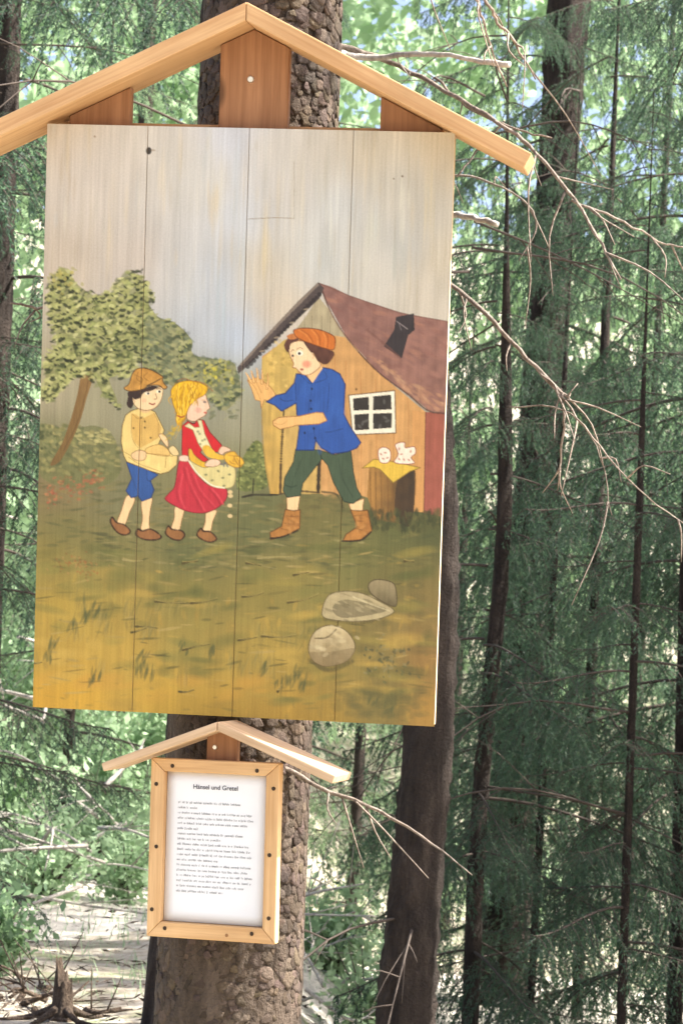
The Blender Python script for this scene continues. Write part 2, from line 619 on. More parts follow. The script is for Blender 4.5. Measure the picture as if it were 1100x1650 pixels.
def paint_ground_and_sky():
    cp = [  # photo px -> colour seen there
        (90, 215, 190, 176, 152), (150, 300, 190, 178, 157), (100, 420, 184, 168, 142), (210, 260, 196, 184, 162), (220, 420, 188, 174, 152),
        (260, 260, 192, 184, 164), (320, 300, 196, 190, 172), (385, 230, 194, 195, 192), (380, 350, 190, 190, 182), (290, 430, 184, 180, 166),
        (350, 450, 180, 183, 178), (380, 540, 172, 180, 182), (330, 520, 174, 176, 170), (420, 240, 194, 184, 162), (420, 440, 196, 182, 152),
        (470, 300, 190, 182, 164), (520, 260, 188, 178, 156), (540, 330, 192, 190, 176), (450, 500, 194, 178, 148), (520, 420, 186, 184, 168),
        (590, 250, 192, 178, 148), (640, 300, 184, 176, 154), (700, 240, 192, 176, 144), (650, 400, 180, 176, 160), (710, 420, 186, 172, 142),
        (600, 440, 190, 182, 160), (690, 480, 188, 176, 150),
        (85, 620, 158, 146, 112), (150, 660, 150, 142, 106), (240, 640, 140, 136, 104), (350, 620, 140, 140, 112), (385, 680, 148, 142, 110), (380, 740, 128, 124, 84),
        (80, 720, 118, 114, 76), (150, 760, 116, 110, 74), (90, 790, 128, 108, 70), (200, 800, 112, 108, 72), (260, 780, 122, 116, 74), (100, 850, 108, 100, 60),
        (180, 900, 104, 98, 58), (300, 890, 92, 92, 58), (400, 850, 94, 92, 58), (500, 830, 106, 96, 56), (420, 830, 88, 88, 56), (640, 860, 88, 88, 52),
        (690, 860, 70, 72, 44), (560, 900, 104, 98, 56), (80, 900, 130, 112, 58), (100, 980, 160, 130, 58), (80, 1060, 158, 126, 58), (120, 1120, 186, 140, 52),
        (70, 1130, 184, 136, 50), (180, 960, 150, 124, 60), (200, 1060, 168, 134, 62), (260, 1120, 178, 138, 56), (300, 960, 122, 108, 56), (300, 1050, 138, 118, 60),
        (340, 1130, 170, 132, 56), (420, 950, 124, 108, 56), (430, 1050, 150, 124, 60), (450, 1140, 160, 126, 56), (480, 960, 128, 112, 60), (560, 1100, 134, 112, 58),
        (520, 1150, 140, 112, 50), (620, 1130, 102, 92, 54), (600, 1060, 116, 100, 58), (680, 960, 116, 96, 56), (690, 1060, 136, 102, 58), (690, 1150, 156, 116, 58), (650, 920, 104, 94, 54)]
    cp = [(x, y, r_ * 1.03, g_ * 1.07, b_ * 1.06) if y > 800 else (x, y, r_ * .985, g_ * 1.0, b_ * 1.07) for x, y, r_, g_, b_ in cp]
    P = to_canvas([c[:2] for c in cp]); C = np.array([lin(c[2:]) for c in cp])
    st = 8
    Y, X = np.mgrid[0:CH + st:st, 0:CW + st:st]
    num = np.zeros((*X.shape, 3)); den = np.zeros(X.shape)
    for p, c in zip(P, C):
        wgt = 1.0 / (((X - p[0]) ** 2 + (Y - p[1]) ** 2) + 2500) ** 1.7
        num += wgt[..., None] * c; den += wgt
    G = num / den[..., None]
    yy = np.arange(CH) / st; xx = np.arange(CW) / st
    iy = yy.astype(int); ix = xx.astype(int); fy = (yy - iy)[:, None, None]; fx = (xx - ix)[None, :, None]
    canvas[:] = (G[iy][:, ix] * (1-fx) + G[iy][:, ix+1] * fx) * (1-fy) + (G[iy+1][:, ix] * (1-fx) + G[iy+1][:, ix+1] * fx) * fy
    n1 = blob_noise((CH, CW), 5, 130, 1); n2 = blob_noise((CH, CW), 16, 220, 2); n3 = blob_noise((CH, CW), 40, 60, 3)
    canvas[:] *= (1 + 0.10 * (n1 - 0.5) + 0.12 * (n2 - 0.5) + 0.10 * (n3 - 0.5))[..., None]
    # vertical sky streaks
    for x, y, L, c, a in ((258, 300, 70, (204, 190, 166), .35), (330, 250, 60, (176, 178, 174), .35), (352, 300, 90, (204, 200, 188), .4), (375, 250, 60, (188, 194, 200), .5), (385, 420, 120, (178, 186, 190), .4),
                          (345, 330, 50, (200, 180, 140), .4), (360, 500, 70, (166, 178, 184), .5), (310, 480, 60, (186, 186, 178), .4), (480, 330, 90, (206, 196, 172), .35),
                          (535, 340, 60, (206, 206, 196), .5), (520, 300, 80, (172, 172, 162), .3), (600, 370, 70, (196, 194, 176), .4), (655, 340, 50, (208, 204, 186), .5),
                          (640, 400, 70, (160, 162, 152), .35), (690, 350, 90, (196, 180, 144), .4), (430, 380, 90, (202, 186, 150), .4), (140, 340, 80, (172, 160, 138), .3), (180, 380, 90, (200, 184, 156), .35), (110, 290, 40, (170, 152, 126), .4)):
        for _ in range(5):
            spot(x + prng.uniform(-10, 10), y + prng.uniform(-30, 30), prng.uniform(2, 6), L * prng.uniform(.4, 1), c, a * 0.6, prng.uniform(-.03, .03), 1.2)
    for _ in range(150):
        x, y = prng.uniform(80, 725), prng.uniform(205, 470)
        spot(x, y, prng.uniform(1.5, 5), prng.uniform(14, 60), ((206, 200, 182), (172, 168, 152), (196, 180, 148), (178, 184, 184), (164, 152, 128))[prng.integers(5)], prng.uniform(.1, .3), prng.uniform(-.04, .04), 1.0)
    # meadow brush marks
    scatter([(66, 880), (250, 900), (700, 890), (690, 1160), (60, 1130)], 260,
            [(150, 128, 66), (112, 104, 56), (172, 142, 70), (90, 88, 50), (134, 116, 60)], (4, 16), (1, 3), (-.25, .25), (.15, .5))
    scatter([(66, 930), (300, 960), (690, 1000), (690, 1160), (60, 1130)], 200,
            [(184, 148, 66), (120, 108, 60), (164, 132, 62)], (2, 5), (6, 16), (-.35, .35), (.12, .35))
    scatter([(68, 740), (390, 800), (710, 840), (700, 910), (66, 900)], 500,
            [(84, 86, 52), (112, 106, 64), (74, 78, 50), (126, 114, 66)], (5, 18), (1.5, 4), (-.3, .2), (.2, .5))
    scatter([(180, 840), (400, 800), (600, 880), (560, 910), (200, 910)], 160, [(150, 138, 92), (70, 74, 48), (128, 118, 74)], (6, 20), (1, 3), (-.15, .15), (.3, .6))
    blobs = blob_noise((100, 100), 22, 16, 41) * .6 + blob_noise((100, 100), 9, 7, 42) * .4
    meadow = [(64, 880), (250, 900), (700, 890), (692, 1150), (60, 1120)]
    for _ in range(150):         # broad mottling, in slanting drifts
        x, y = prng.uniform(66, 695), prng.uniform(880, 1140)
        dark = blobs[min(int((y - 870) / 3), 99), min(int((x - 50) / 6.6), 99)] + prng.normal(0, .12)
        c = (82, 88, 48) if dark > .6 else (108, 108, 58) if dark > .5 else (146, 132, 66) if dark > .4 else (182, 152, 74)
        if y > 1090 and x < 420: c = (184, 142, 62) if dark < .6 else (150, 124, 60)
        spot(x, y, prng.uniform(16, 46), prng.uniform(5, 14), c, prng.uniform(.3, .6), prng.uniform(-.35, .2), 1.0)
    for _ in range(110):
        x, y = prng.uniform(66, 690), prng.uniform(880, 1120)
        spot(x, y, prng.uniform(8, 26), prng.uniform(1.2, 3), ((66, 66, 38), (84, 80, 44), (168, 146, 88), (148, 130, 76))[prng.integers(4)], prng.uniform(.35, .65), prng.uniform(-.3, .15), 1.3)
    for _ in range(26):          # upright grassy sweeps
        x, y = prng.uniform(80, 560), prng.uniform(970, 1110)
        for _k in range(7):
            spot(x + prng.normal(0, 9), y + prng.normal(0, 5), prng.uniform(1.4, 3), prng.uniform(9, 22), ((106, 104, 62), (84, 86, 52), (156, 138, 80))[prng.integers(3)], .28, prng.uniform(-.15, .5), 1.0)
    k5 = crop(40, 860, 1.571)
    # dark tufts
    for (x, y, L) in ((120, 230, 40), (150, 205, 45), (180, 190, 40), (75, 280, 40), (60, 310, 30), (180, 360, 40), (165, 375, 30), (300, 320, 46), (290, 345, 46), (315, 350, 40), (690, 350, 50), (670, 370, 40),
                      (640, 385, 30), (700, 380, 46), (880, 420, 30), (920, 440, 26), (470, 300, 34), (610, 345, 34), (400, 290, 26)):
        q = k5((x, y))[0]
        for _ in range(6):
            spot(q[0] + prng.uniform(-7, 7), q[1] + prng.uniform(-8, 8), prng.uniform(1.5, 3.5), L / 1.571 * prng.uniform(.3, .6), (76, 82, 50), .46, prng.uniform(-.1, .6))
    # dark horizontal strokes
    for a, b in (((330, 172), (410, 178)), ((420, 176), (490, 165)), ((550, 160), (606, 150)), ((665, 175), (745, 155)), ((280, 235), (340, 240)), ((600, 260), (690, 258)), ((400, 75), (440, 70)), ((560, 75), (600, 82)),
                 ((680, 105), (720, 98)), ((400, 295), (470, 280)), ((960, 70), (985, 72)), ((390, 400), (430, 395)), ((590, 62), (700, 60)), ((250, 65), (300, 68)), ((540, 270), (590, 262)), ((270, 250), (310, 238)), ((20, 327), (45, 325)), ((640, 400), (650, 385))):
        A, B = k5(a, b)
        mid = ((A[0]+B[0])/2, (A[1]+B[1])/2 + prng.uniform(-2, 2))
        line([A, mid, B], (76, 66, 34) if a[1] > 62 and a[1] != 65 else (150, 138, 90), 4.6, .8, taper=True)
        line([(A[0], A[1]-3), mid, (B[0], B[1]-3)], (158, 142, 84), 2.2, .35)
    for _ in range(50):
        spot(prng.uniform(540, 690), prng.uniform(930, 1140), prng.uniform(8, 22), prng.uniform(4, 10), ((78, 78, 46), (96, 88, 52))[prng.integers(2)], .25)
    # lower right shade and shrubs
    for _ in range(60):
        spot(prng.uniform(560, 680), prng.uniform(1110, 1155), prng.uniform(6, 18), prng.uniform(4, 9), (88, 86, 52), .25)
    for _ in range(70):
        x, y = prng.normal(620, 20), prng.normal(1062, 15)
        spot(x, y, prng.uniform(2, 5), prng.uniform(1.5, 3), ((62, 68, 48), (128, 120, 82), (86, 90, 58))[prng.integers(3)], .6, prng.uniform(0, 3))
    for _ in range(60):
        x, y = prng.normal(130, 22), prng.normal(912, 9)
        spot(x, y, prng.uniform(1.5, 4), prng.uniform(1, 2.5), ((150, 88, 50), (120, 78, 44), (160, 124, 74))[prng.integers(3)], .5, prng.uniform(0, 3))


def paint_trees():
    k = crop(40, 420, 2.895)
    # distant hedge and hill
    fill(k((60, 770), (200, 790), (330, 770), (420, 830), (440, 1000), (300, 1060), (80, 1010)), (104, 106, 66), None, var=.12, grain=(8, 8), alpha=.75)
    scatter(k((60, 780), (330, 780), (430, 850), (440, 990), (200, 1000), (70, 960)), 220, [(84, 90, 54), (138, 134, 82), (160, 150, 96), (70, 78, 48)], (3, 8), (2, 5), (-.5, .7), (.3, .6))
    for _ in range(25):
        q = k((prng.uniform(230, 410), prng.uniform(785, 850)))[0]
        spot(q[0], q[1], prng.uniform(4, 9), prng.uniform(1.5, 3.5), (186, 176, 118), .5, prng.uniform(-.2, .6))
    for _ in range(30):
        q = k((prng.uniform(75, 160), prng.uniform(770, 880)))[0]
        spot(q[0], q[1], prng.uniform(2, 5), prng.uniform(2, 4), ((62, 70, 44), (128, 128, 84))[prng.integers(2)], .55, prng.uniform(0, 3))
    for _ in range(120):
        t = prng.random()
        q = k((90 + 270 * t + prng.normal(0, 14), 1100 - 90 * t + prng.normal(0, 26)))[0]
        spot(q[0], q[1], prng.uniform(2, 5), prng.uniform(1.2, 3), ((168, 92, 66), (150, 80, 58), (176, 120, 80), (126, 96, 60))[prng.integers(4)], .5, prng.uniform(-.6, .4))
    # grey-green tree behind
    reg2 = k((560, 190), (620, 260), (700, 290), (780, 370), (790, 440), (960, 470), (990, 520), (1005, 620), (930, 700), (860, 640), (780, 620), (640, 560), (540, 470), (530, 300))
    fill(reg2, (122, 126, 92), ID_TREE, var=.14, grain=(7, 7), c2=(132, 130, 92))
    scatter(reg2, 160, [(60, 70, 50), (84, 96, 72)], (4, 10), (2, 5), (-.8, .8), (.4, .8))
    scatter(reg2, 260, [(92, 100, 74), (148, 150, 106), (76, 88, 68), (166, 164, 116), (112, 122, 96)], (3, 7), (2, 4.5), (-.6, .6), (.35, .7))
    for _ in range(60):
        q = k((prng.normal(890, 38), prng.normal(520, 32)))[0]
        spot(q[0], q[1], prng.uniform(2, 5), prng.uniform(2, 4), ((196, 182, 70), (166, 160, 62), (120, 124, 60))[prng.integers(3)], .6, prng.uniform(0, 3))
    for _ in range(45):
        q = k((prng.uniform(870, 1010), prng.uniform(560, 740)))[0]
        spot(q[0], q[1], prng.uniform(3, 7), prng.uniform(1.5, 4), ((96, 100, 70), (150, 148, 108), (82, 90, 62))[prng.integers(3)], .5, prng.uniform(-.8, .2))
    # trunk of the big tree
    P = k((270, 520), (320, 530), (290, 640), (255, 760), (205, 870), (160, 940), (120, 950), (175, 850), (215, 740), (245, 630))
    fill(P, (128, 98, 58), ID_TREE, var=.12, grain=(2, 16), c2=(112, 88, 50))
    line(k((300, 540), (280, 640), (240, 770), (180, 890)), (94, 70, 40), 2.5, .5, ID_TREE)
    # crown
    reg = k((110, 110), (185, 40), (250, 100), (330, 150), (400, 140), (450, 75), (540, 38), (585, 110), (600, 230), (560, 320), (560, 450), (480, 540), (400, 560), (440, 680), (370, 640), (320, 560), (240, 545), (180, 600), (90, 680), (80, 560), (110, 430), (140, 380), (110, 260))
    cen = np.mean(np.array(reg), 0)
    inner = [tuple(cen + (np.array(p) - cen) * .93) for p in reg]
    fill(inner, (128, 130, 80), ID_TREE, var=.2, grain=(7, 7), alpha=.8)
    scatter(reg, 420, [(166, 166, 104), (146, 150, 90), (110, 118, 68), (180, 178, 120)], (4, 11), (3, 6), (-.9, .5), (.4, .85), ID_TREE)
    scatter(reg, 230, [(44, 52, 32), (60, 68, 40), (82, 90, 52)], (3, 9), (2, 5), (-.9, .7), (.5, .9), ID_TREE)
    scatter(reg, 260, [(192, 190, 134), (168, 170, 106), (150, 156, 96)], (3, 8), (1.8, 4), (-.9, .2), (.5, .9), ID_TREE)
    scatter(reg, 120, [(40, 46, 30), (52, 60, 36)], (3, 7), (1.2, 2.6), (-.9, .9), (.6, .95), ID_TREE)
    for rg, nn, lo, hi in ((reg, 190, (38, 46, 28), (180, 180, 118)), (reg2, 70, (66, 76, 56), (164, 164, 116))):
        m_, sy_, sx_ = poly_mask(bez(to_canvas(rg))); yy, xx = np.nonzero(m_)
        for i_ in prng.integers(0, len(yy), nn):      # leaf clumps: dark beneath, light on top
            x, y = xx[i_] + sx_.start, yy[i_] + sy_.start
            r = prng.uniform(5, 9) * _s_px; tl_ = prng.uniform(-.5, .3)
            dab(x + prng.normal(0, 3), y + r * prng.uniform(.4, .8), r * prng.uniform(.5, 1.0), r * prng.uniform(.3, .55), tl_ + prng.normal(0, .4), lin(lo) * prng.uniform(.6, 1.2), .85, 1.6)
            dab(x, y - r * .15, r * prng.uniform(.6, 1.1), r * prng.uniform(.3, .55), tl_, lin(hi) * prng.uniform(.55, 1.05), .75, 1.3)
            for _k in range(3):
                dab(x + prng.normal(0, r * .5), y + prng.normal(0, r * .3), r * .35, r * .2, prng.uniform(-1, 1), lin((152, 154, 94)) * prng.uniform(.7, 1.2), .7)
    for _ in range(30):
        q = k((prng.normal(185, 32), prng.normal(90, 28)))[0]
        spot(q[0], q[1], 4, 3, ((176, 164, 92), (150, 146, 80))[prng.integers(2)], .6, prng.uniform(0, 3))
    for _ in range(70):
        q = k((prng.normal(430, 110), prng.normal(420, 70)))[0]
        spot(q[0], q[1], prng.uniform(6, 14), prng.uniform(3, 8), (64, 76, 46), .22, prng.uniform(-.6, .6), 1.0)
    # little bush by the house
    k4 = crop(370, 440, 2.895)
    regb = k4((80, 830), (130, 780), (180, 850), (190, 960), (150, 1010), (40, 1010), (40, 920))
    fill(regb, (104, 110, 62), ID_BUSH, var=.14, grain=(5, 5))
    scatter(regb, 150, [(148, 152, 92), (78, 90, 52), (122, 130, 74), (60, 70, 44)], (2, 5), (1.5, 3), (-.9, .9), (.5, .85), ID_BUSH)
    line(k4((60, 1045), (110, 1035), (190, 1035), (230, 1030)), (40, 36, 28), 5, .8)
    line(k4((112, 960), (108, 1030)), (50, 46, 32), 3, .8)


def paint_house():
    k = crop(370, 440, 2.895)
    # end wall
    fill(k((150, 390), (290, 290), (420, 120), (545, 300), (700, 470), (915, 650), (910, 1115), (840, 1110), (620, 1040), (420, 1030), (190, 1030), (165, 900), (150, 600)), (186, 142, 88), ID_HOUSE, False, .10, (3, 60), c2=(190, 144, 90))
    fill(k((150, 400), (255, 310), (300, 330), (320, 480), (320, 1030), (190, 1030), (165, 900), (150, 600)), (188, 160, 90), ID_HOUSE, False, .14, (4, 30), c2=(184, 148, 76))
    fill(k((245, 640), (420, 640), (425, 1030), (245, 1030)), (190, 158, 92), ID_HOUSE, False, .1, (3, 40))
    scatter(k((190, 340), (290, 330), (310, 560), (240, 620), (170, 600)), 50, [(168, 140, 74), (214, 184, 108), (150, 128, 66)], (3, 7), (2, 4), (-.5, .5), (.3, .6))
    for x in (490, 540, 610, 680, 760, 830):
        line(k((x, 380 + (x - 490) * .6), (x + 4, 700), (x + 2, 1040)), (166, 112, 60), 1.6, .5)
    fill(k((850, 640), (915, 650), (910, 1118), (850, 1110)), (192, 142, 86), ID_HOUSE, False, .06, (3, 40))
    # grey gable boards
    fill(k((415, 110), (470, 180), (540, 300), (480, 290), (330, 260), (280, 300), (350, 210)), (164, 152, 122), ID_HOUSE, False, .1, (3, 30))
    for x in (350, 385, 430, 470):
        line(k((x, 200), (x - 2, 280)), (120, 108, 84), 1.6, .5)
    # side wall, red
    fill(k((912, 648), (1003, 652), (985, 1135), (905, 1120)), (146, 84, 68), ID_HOUSE, False, .07, (4, 60), c2=(152, 86, 72))
    line(k((913, 650), (905, 1118)), (96, 56, 44), 2.2, .6, ID_HOUSE)
    # roof
    fill(k((415, 45), (470, 62), (560, 105), (800, 185), (1018, 225), (1004, 655), (930, 642), (830, 562), (700, 470), (610, 370), (545, 300), (440, 110)), (130, 94, 86), ID_HOUSE, False, .14, (10, 10), c2=(136, 98, 86))
    scatter(k((450, 80), (800, 200), (1005, 240), (1000, 560), (850, 520), (600, 300)), 120, [(150, 108, 94), (122, 80, 70), (158, 112, 92)], (6, 18), (2, 5), (.1, .7), (.15, .4))
    scatter(k((620, 350), (760, 450), (860, 520), (1000, 580), (1000, 640), (920, 630), (780, 520)), 70, [(178, 134, 102), (160, 116, 92), (190, 150, 116)], (4, 12), (1.5, 4), (.3, .8), (.3, .6))
    line(k((430, 80), (480, 200), (560, 320), (690, 460), (830, 565), (925, 642), (1003, 655)), (84, 56, 48), 3.2, .8, ID_HOUSE)
    line(k((425, 100), (520, 270), (600, 370)), (170, 146, 116), 1.6, .4)
    line(k((415, 46), (560, 106), (800, 186), (1018, 226)), (108, 74, 66), 2, .6, ID_HOUSE)
    # dark eave on the left
    fill(k((412, 42), (440, 70), (420, 118), (60, 455), (40, 470), (36, 440), (150, 310), (330, 120)), (74, 64, 62), ID_HOUSE, False, .12, (8, 3))
    line(k((408, 55), (230, 235), (48, 432)), (132, 118, 106), 6, .75, ID_HOUSE)
    line(k((418, 100), (250, 270), (70, 452)), (38, 32, 34), 8, .85, ID_HOUSE)
    for t in (.16, .36, .58, .78):
        x, y = 410 - 330 * t, 118 + 315 * t
        q = k((x, y))[0]
        spot(q[0], q[1], 5.5, 1.7, (146, 130, 110), .8, -.2)
    # chimney
    fill(k((775, 205), (858, 188), (862, 265), (832, 290), (802, 398), (718, 342), (766, 265)), (52, 46, 48), ID_HOUSE, False, .12)
    line(k((778, 225), (830, 262)), (140, 128, 128), 2, .6)
    line(k((790, 238), (800, 268)), (120, 110, 112), 1.6, .5)
    line(k((640, 265), (720, 330), (800, 400)), (104, 70, 62), 5, .4)
    # window
    fill(k((555, 570), (770, 548), (774, 746), (573, 754)), (226, 218, 196), ID_HOUSE, False, .04, edge=(96, 72, 44), ew=1.6)
    for q in (((575, 585), (648, 577), (650, 638), (577, 642)), ((668, 575), (752, 567), (755, 636), (668, 640)), ((580, 660), (648, 655), (650, 730), (583, 734)), ((668, 655), (756, 652), (755, 722), (668, 728))):
        fill(k(*q), (50, 46, 42), ID_HOUSE, False, .15, (6, 6))
    for x, y in ((725, 675), (735, 690), (700, 715), (635, 690), (620, 700), (605, 715), (720, 600)):
        q = k((x, y))[0]; spot(q[0], q[1], 5, 2.5, (110, 108, 104), .4, prng.uniform(0, 3))
    q = k((590, 542))[0]; spot(q[0], q[1], 2.2, 2.5, (84, 56, 30), .8)
    # door edges
    line(k((248, 720), (240, 860), (236, 1030)), (58, 44, 32), 5, .85, ID_HOUSE)
    line(k((418, 870), (412, 1030)), (40, 34, 30), 7, .9, ID_HOUSE)
    line(k((235, 1030), (330, 1018), (425, 1026)), (60, 46, 34), 4, .8, ID_HOUSE)
    line(k((150, 640), (156, 800), (190, 1030)), (150, 122, 66), 3, .6)
    for _ in range(28):
        q = k((prng.uniform(440, 600), prng.uniform(920, 1040)))[0]
        spot(q[0], q[1], prng.uniform(3, 8), prng.uniform(3, 10), ((206, 160, 104), (186, 146, 92), (170, 128, 76))[prng.integers(3)], .35)
    line(k((430, 1020), (500, 1035), (530, 1100)), (70, 66, 44), 5, .6)
    # stump table with a yellow cloth
    fill(k((650, 905), (862, 905), (858, 1110), (835, 1180), (770, 1165), (680, 1150), (640, 1040)), (160, 118, 62), ID_TABLE, False, .14, (2.5, 40), c2=(66, 54, 36), vert=False)
    fill(k((790, 940), (862, 910), (858, 1110), (830, 1185), (770, 1120)), (56, 44, 34), ID_TABLE, True, .14, (3, 30), alpha=.8)
    for x in (655, 680, 705, 735, 760):
        line(k((x, 930), (x + 3, 1120)), (108, 76, 40), 2, .6)
    fill(k((618, 910), (672, 868), (760, 880), (890, 908), (840, 925), (762, 978), (700, 915), (670, 905)), (206, 172, 68), ID_TABLE, False, .06, edge=(126, 100, 44), ew=1.3)
    fill(k((692, 830), (715, 812), (745, 825), (750, 860), (735, 885), (700, 880)), (232, 212, 192), ID_TABLE, var=.05, edge=(128, 76, 60), ew=1.3)
    fill(k((772, 800), (815, 790), (818, 815), (860, 810), (866, 840), (845, 860), (858, 888), (770, 885), (785, 845)), (232, 212, 192), ID_TABLE, var=.05, edge=(128, 76, 60), ew=1.3)
    for x, y in ((705, 845), (725, 838), (735, 862), (715, 866), (790, 820), (800, 845), (812, 870), (790, 868), (835, 872), (843, 832)):
        q = k((x, y))[0]; spot(q[0], q[1], 3, 1.8, (150, 84, 66), .7, prng.uniform(0, 3))
    # dark grass under the house
    for _ in range(160):
        q = k((prng.uniform(640, 1000), prng.uniform(1110, 1200)))[0]
        if q[0] < 712: spot(q[0], q[1], prng.uniform(2, 5), prng.uniform(4, 10), ((64, 68, 42), (48, 52, 34), (84, 84, 50))[prng.integers(3)], .5, prng.uniform(-.3, .3))
    for _ in range(60):
        q = k((prng.uniform(230, 620), prng.uniform(1040, 1130)))[0]
        spot(q[0], q[1], prng.uniform(6, 14), prng.uniform(2, 6), ((122, 108, 66), (100, 92, 56), (84, 84, 52))[prng.integers(3)], .35)


SKIN, SKIN_E = (224, 190, 142), (124, 84, 48)


def paint_boy():
    k = crop(170, 580, 5.5); B = ID_BOY; E = (96, 70, 34)
    for P in (((190, 1205), (262, 1230), (215, 1350), (170, 1462), (105, 1450), (140, 1340)), ((322, 1245), (412, 1218), (398, 1330), (388, 1420), (385, 1512), (318, 1505), (330, 1400))):
        fill(k(*P), SKIN, B, var=.04, edge=SKIN_E, ew=1.1)
    for P in (((48, 1440), (62, 1395), (100, 1440), (170, 1462), (222, 1520), (172, 1552), (100, 1522)), ((272, 1550), (288, 1500), (330, 1515), (405, 1500), (492, 1560), (460, 1592), (350, 1592))):
        fill(k(*P), (136, 92, 56), B, var=.15, edge=(50, 32, 20), ew=2.6)
    fill(k((188, 905), (360, 965), (465, 1018), (398, 1070), (432, 1150), (405, 1222), (325, 1252), (290, 1205), (230, 1222), (183, 1160), (236, 1050)), (52, 86, 146), B, False, .08, c2=(46, 80, 138), edge=(34, 52, 92), ew=1.5)
    line(k((365, 980), (372, 1060), (410, 1078)), (34, 56, 100), 2, .6); line(k((245, 1060), (270, 1130), (300, 1200)), (36, 62, 110), 2, .5)
    fill(k((228, 452), (300, 428), (400, 440), (442, 462), (482, 540), (522, 622), (500, 680), (470, 750), (560, 790), (640, 852), (632, 930), (560, 992), (490, 1010), (400, 984), (190, 902), (163, 850), (140, 720), (150, 580), (180, 490)), (214, 186, 116), B, False, .06, c2=(220, 194, 124), edge=E, ew=1.3)
    fill(k((240, 470), (330, 520), (430, 470), (500, 600), (470, 690), (390, 740), (310, 780), (250, 720), (230, 600)), (200, 160, 86), B, False, .07, alpha=.85)
    fill(k((370, 780), (480, 750), (560, 800), (560, 850), (440, 840), (360, 820)), (212, 176, 106), B, var=.08, edge=(150, 114, 56), ew=1.2)
    for P in (((235, 480), (232, 640), (250, 720), (290, 780)), ((330, 520), (320, 620), (325, 740)), ((240, 480), (290, 520), (330, 505), (350, 540)), ((430, 470), (470, 560), (470, 680)), ((205, 860), (300, 920), (490, 990)), ((370, 830), (480, 835), (600, 855)), ((540, 860), (530, 960)), ((140, 800), (230, 850))):
        line(k(*P), (146, 108, 50), 1.4, .6)
    for P in ((250, 604), (350, 600), (402, 690), (350, 545), (318, 512)):
        q = k(P)[0]; spot(q[0], q[1], 2.1, 2.1, (60, 46, 26), .85)
    fill(k((235, 830), (300, 800), (360, 820), (350, 880), (290, 892), (240, 870)), (222, 186, 140), B, var=.04, edge=SKIN_E, ew=1.1)
    fill(k((475, 670), (510, 655), (550, 700), (555, 770), (525, 745)), (222, 190, 144), B, var=.04, edge=SKIN_E, ew=1.1)
    fill(k((560, 790), (600, 760), (640, 800), (650, 840), (600, 845)), (214, 190, 136), B, var=.06, edge=E, ew=1)
    fill(k((300, 410), (400, 420), (400, 450), (350, 470), (300, 445)), (206, 170, 122), B, var=.04)
    fill(k((272, 340), (330, 290), (400, 245), (500, 246), (507, 310), (482, 380), (430, 430), (360, 446), (290, 428), (250, 385), (235, 345)), (224, 196, 152), B, var=.03, edge=SKIN_E, ew=1.1)
    fill(k((207, 280), (330, 258), (400, 232), (470, 240), (410, 272), (340, 292), (310, 335), (262, 350), (240, 330), (250, 390), (225, 430), (190, 395), (200, 330)), (52, 38, 34), B, var=.15)
    fill(k((165, 250), (210, 212), (240, 122), (290, 76), (380, 80), (500, 142), (505, 172), (520, 210), (547, 240), (520, 258), (470, 225), (380, 230), (330, 260), (220, 276)), (170, 122, 54), B, var=.14, grain=(4, 4), c2=(184, 136, 66), edge=(84, 56, 26), ew=1.6)
    line(k((370, 228), (430, 200), (500, 160)), (70, 48, 26), 2.4, .8)
    for P in (((260, 130), (330, 170), (300, 220)), ((380, 110), (340, 150), (390, 190)), ((290, 110), (280, 170), (330, 200))):
        line(k(*P), (120, 82, 32), 2, .5)
    for x, y in ((375, 296), (475, 280)):
        q = k((x, y))[0]; spot(q[0], q[1], 4.6, 3, (240, 230, 208), .9); spot(q[0] + .8, q[1], 2.2, 2.4, (40, 32, 30), 1, 0, 3)
        line([(q[0] - 4, q[1] - 3.5), (q[0], q[1] - 5), (q[0] + 4, q[1] - 3.6)], (84, 56, 36), 1.6, .85)
    line(k((392, 385), (420, 395), (440, 385)), (140, 50, 42), 2.4, .95)
    q = k((345, 360))[0]; spot(q[0], q[1], 5, 4, (226, 150, 120), .45)
    line(k((445, 300), (456, 340), (430, 350)), (140, 92, 60), 1.6, .85)
    line(k((245, 350), (262, 365), (255, 385)), (150, 100, 64), 1.1, .7)


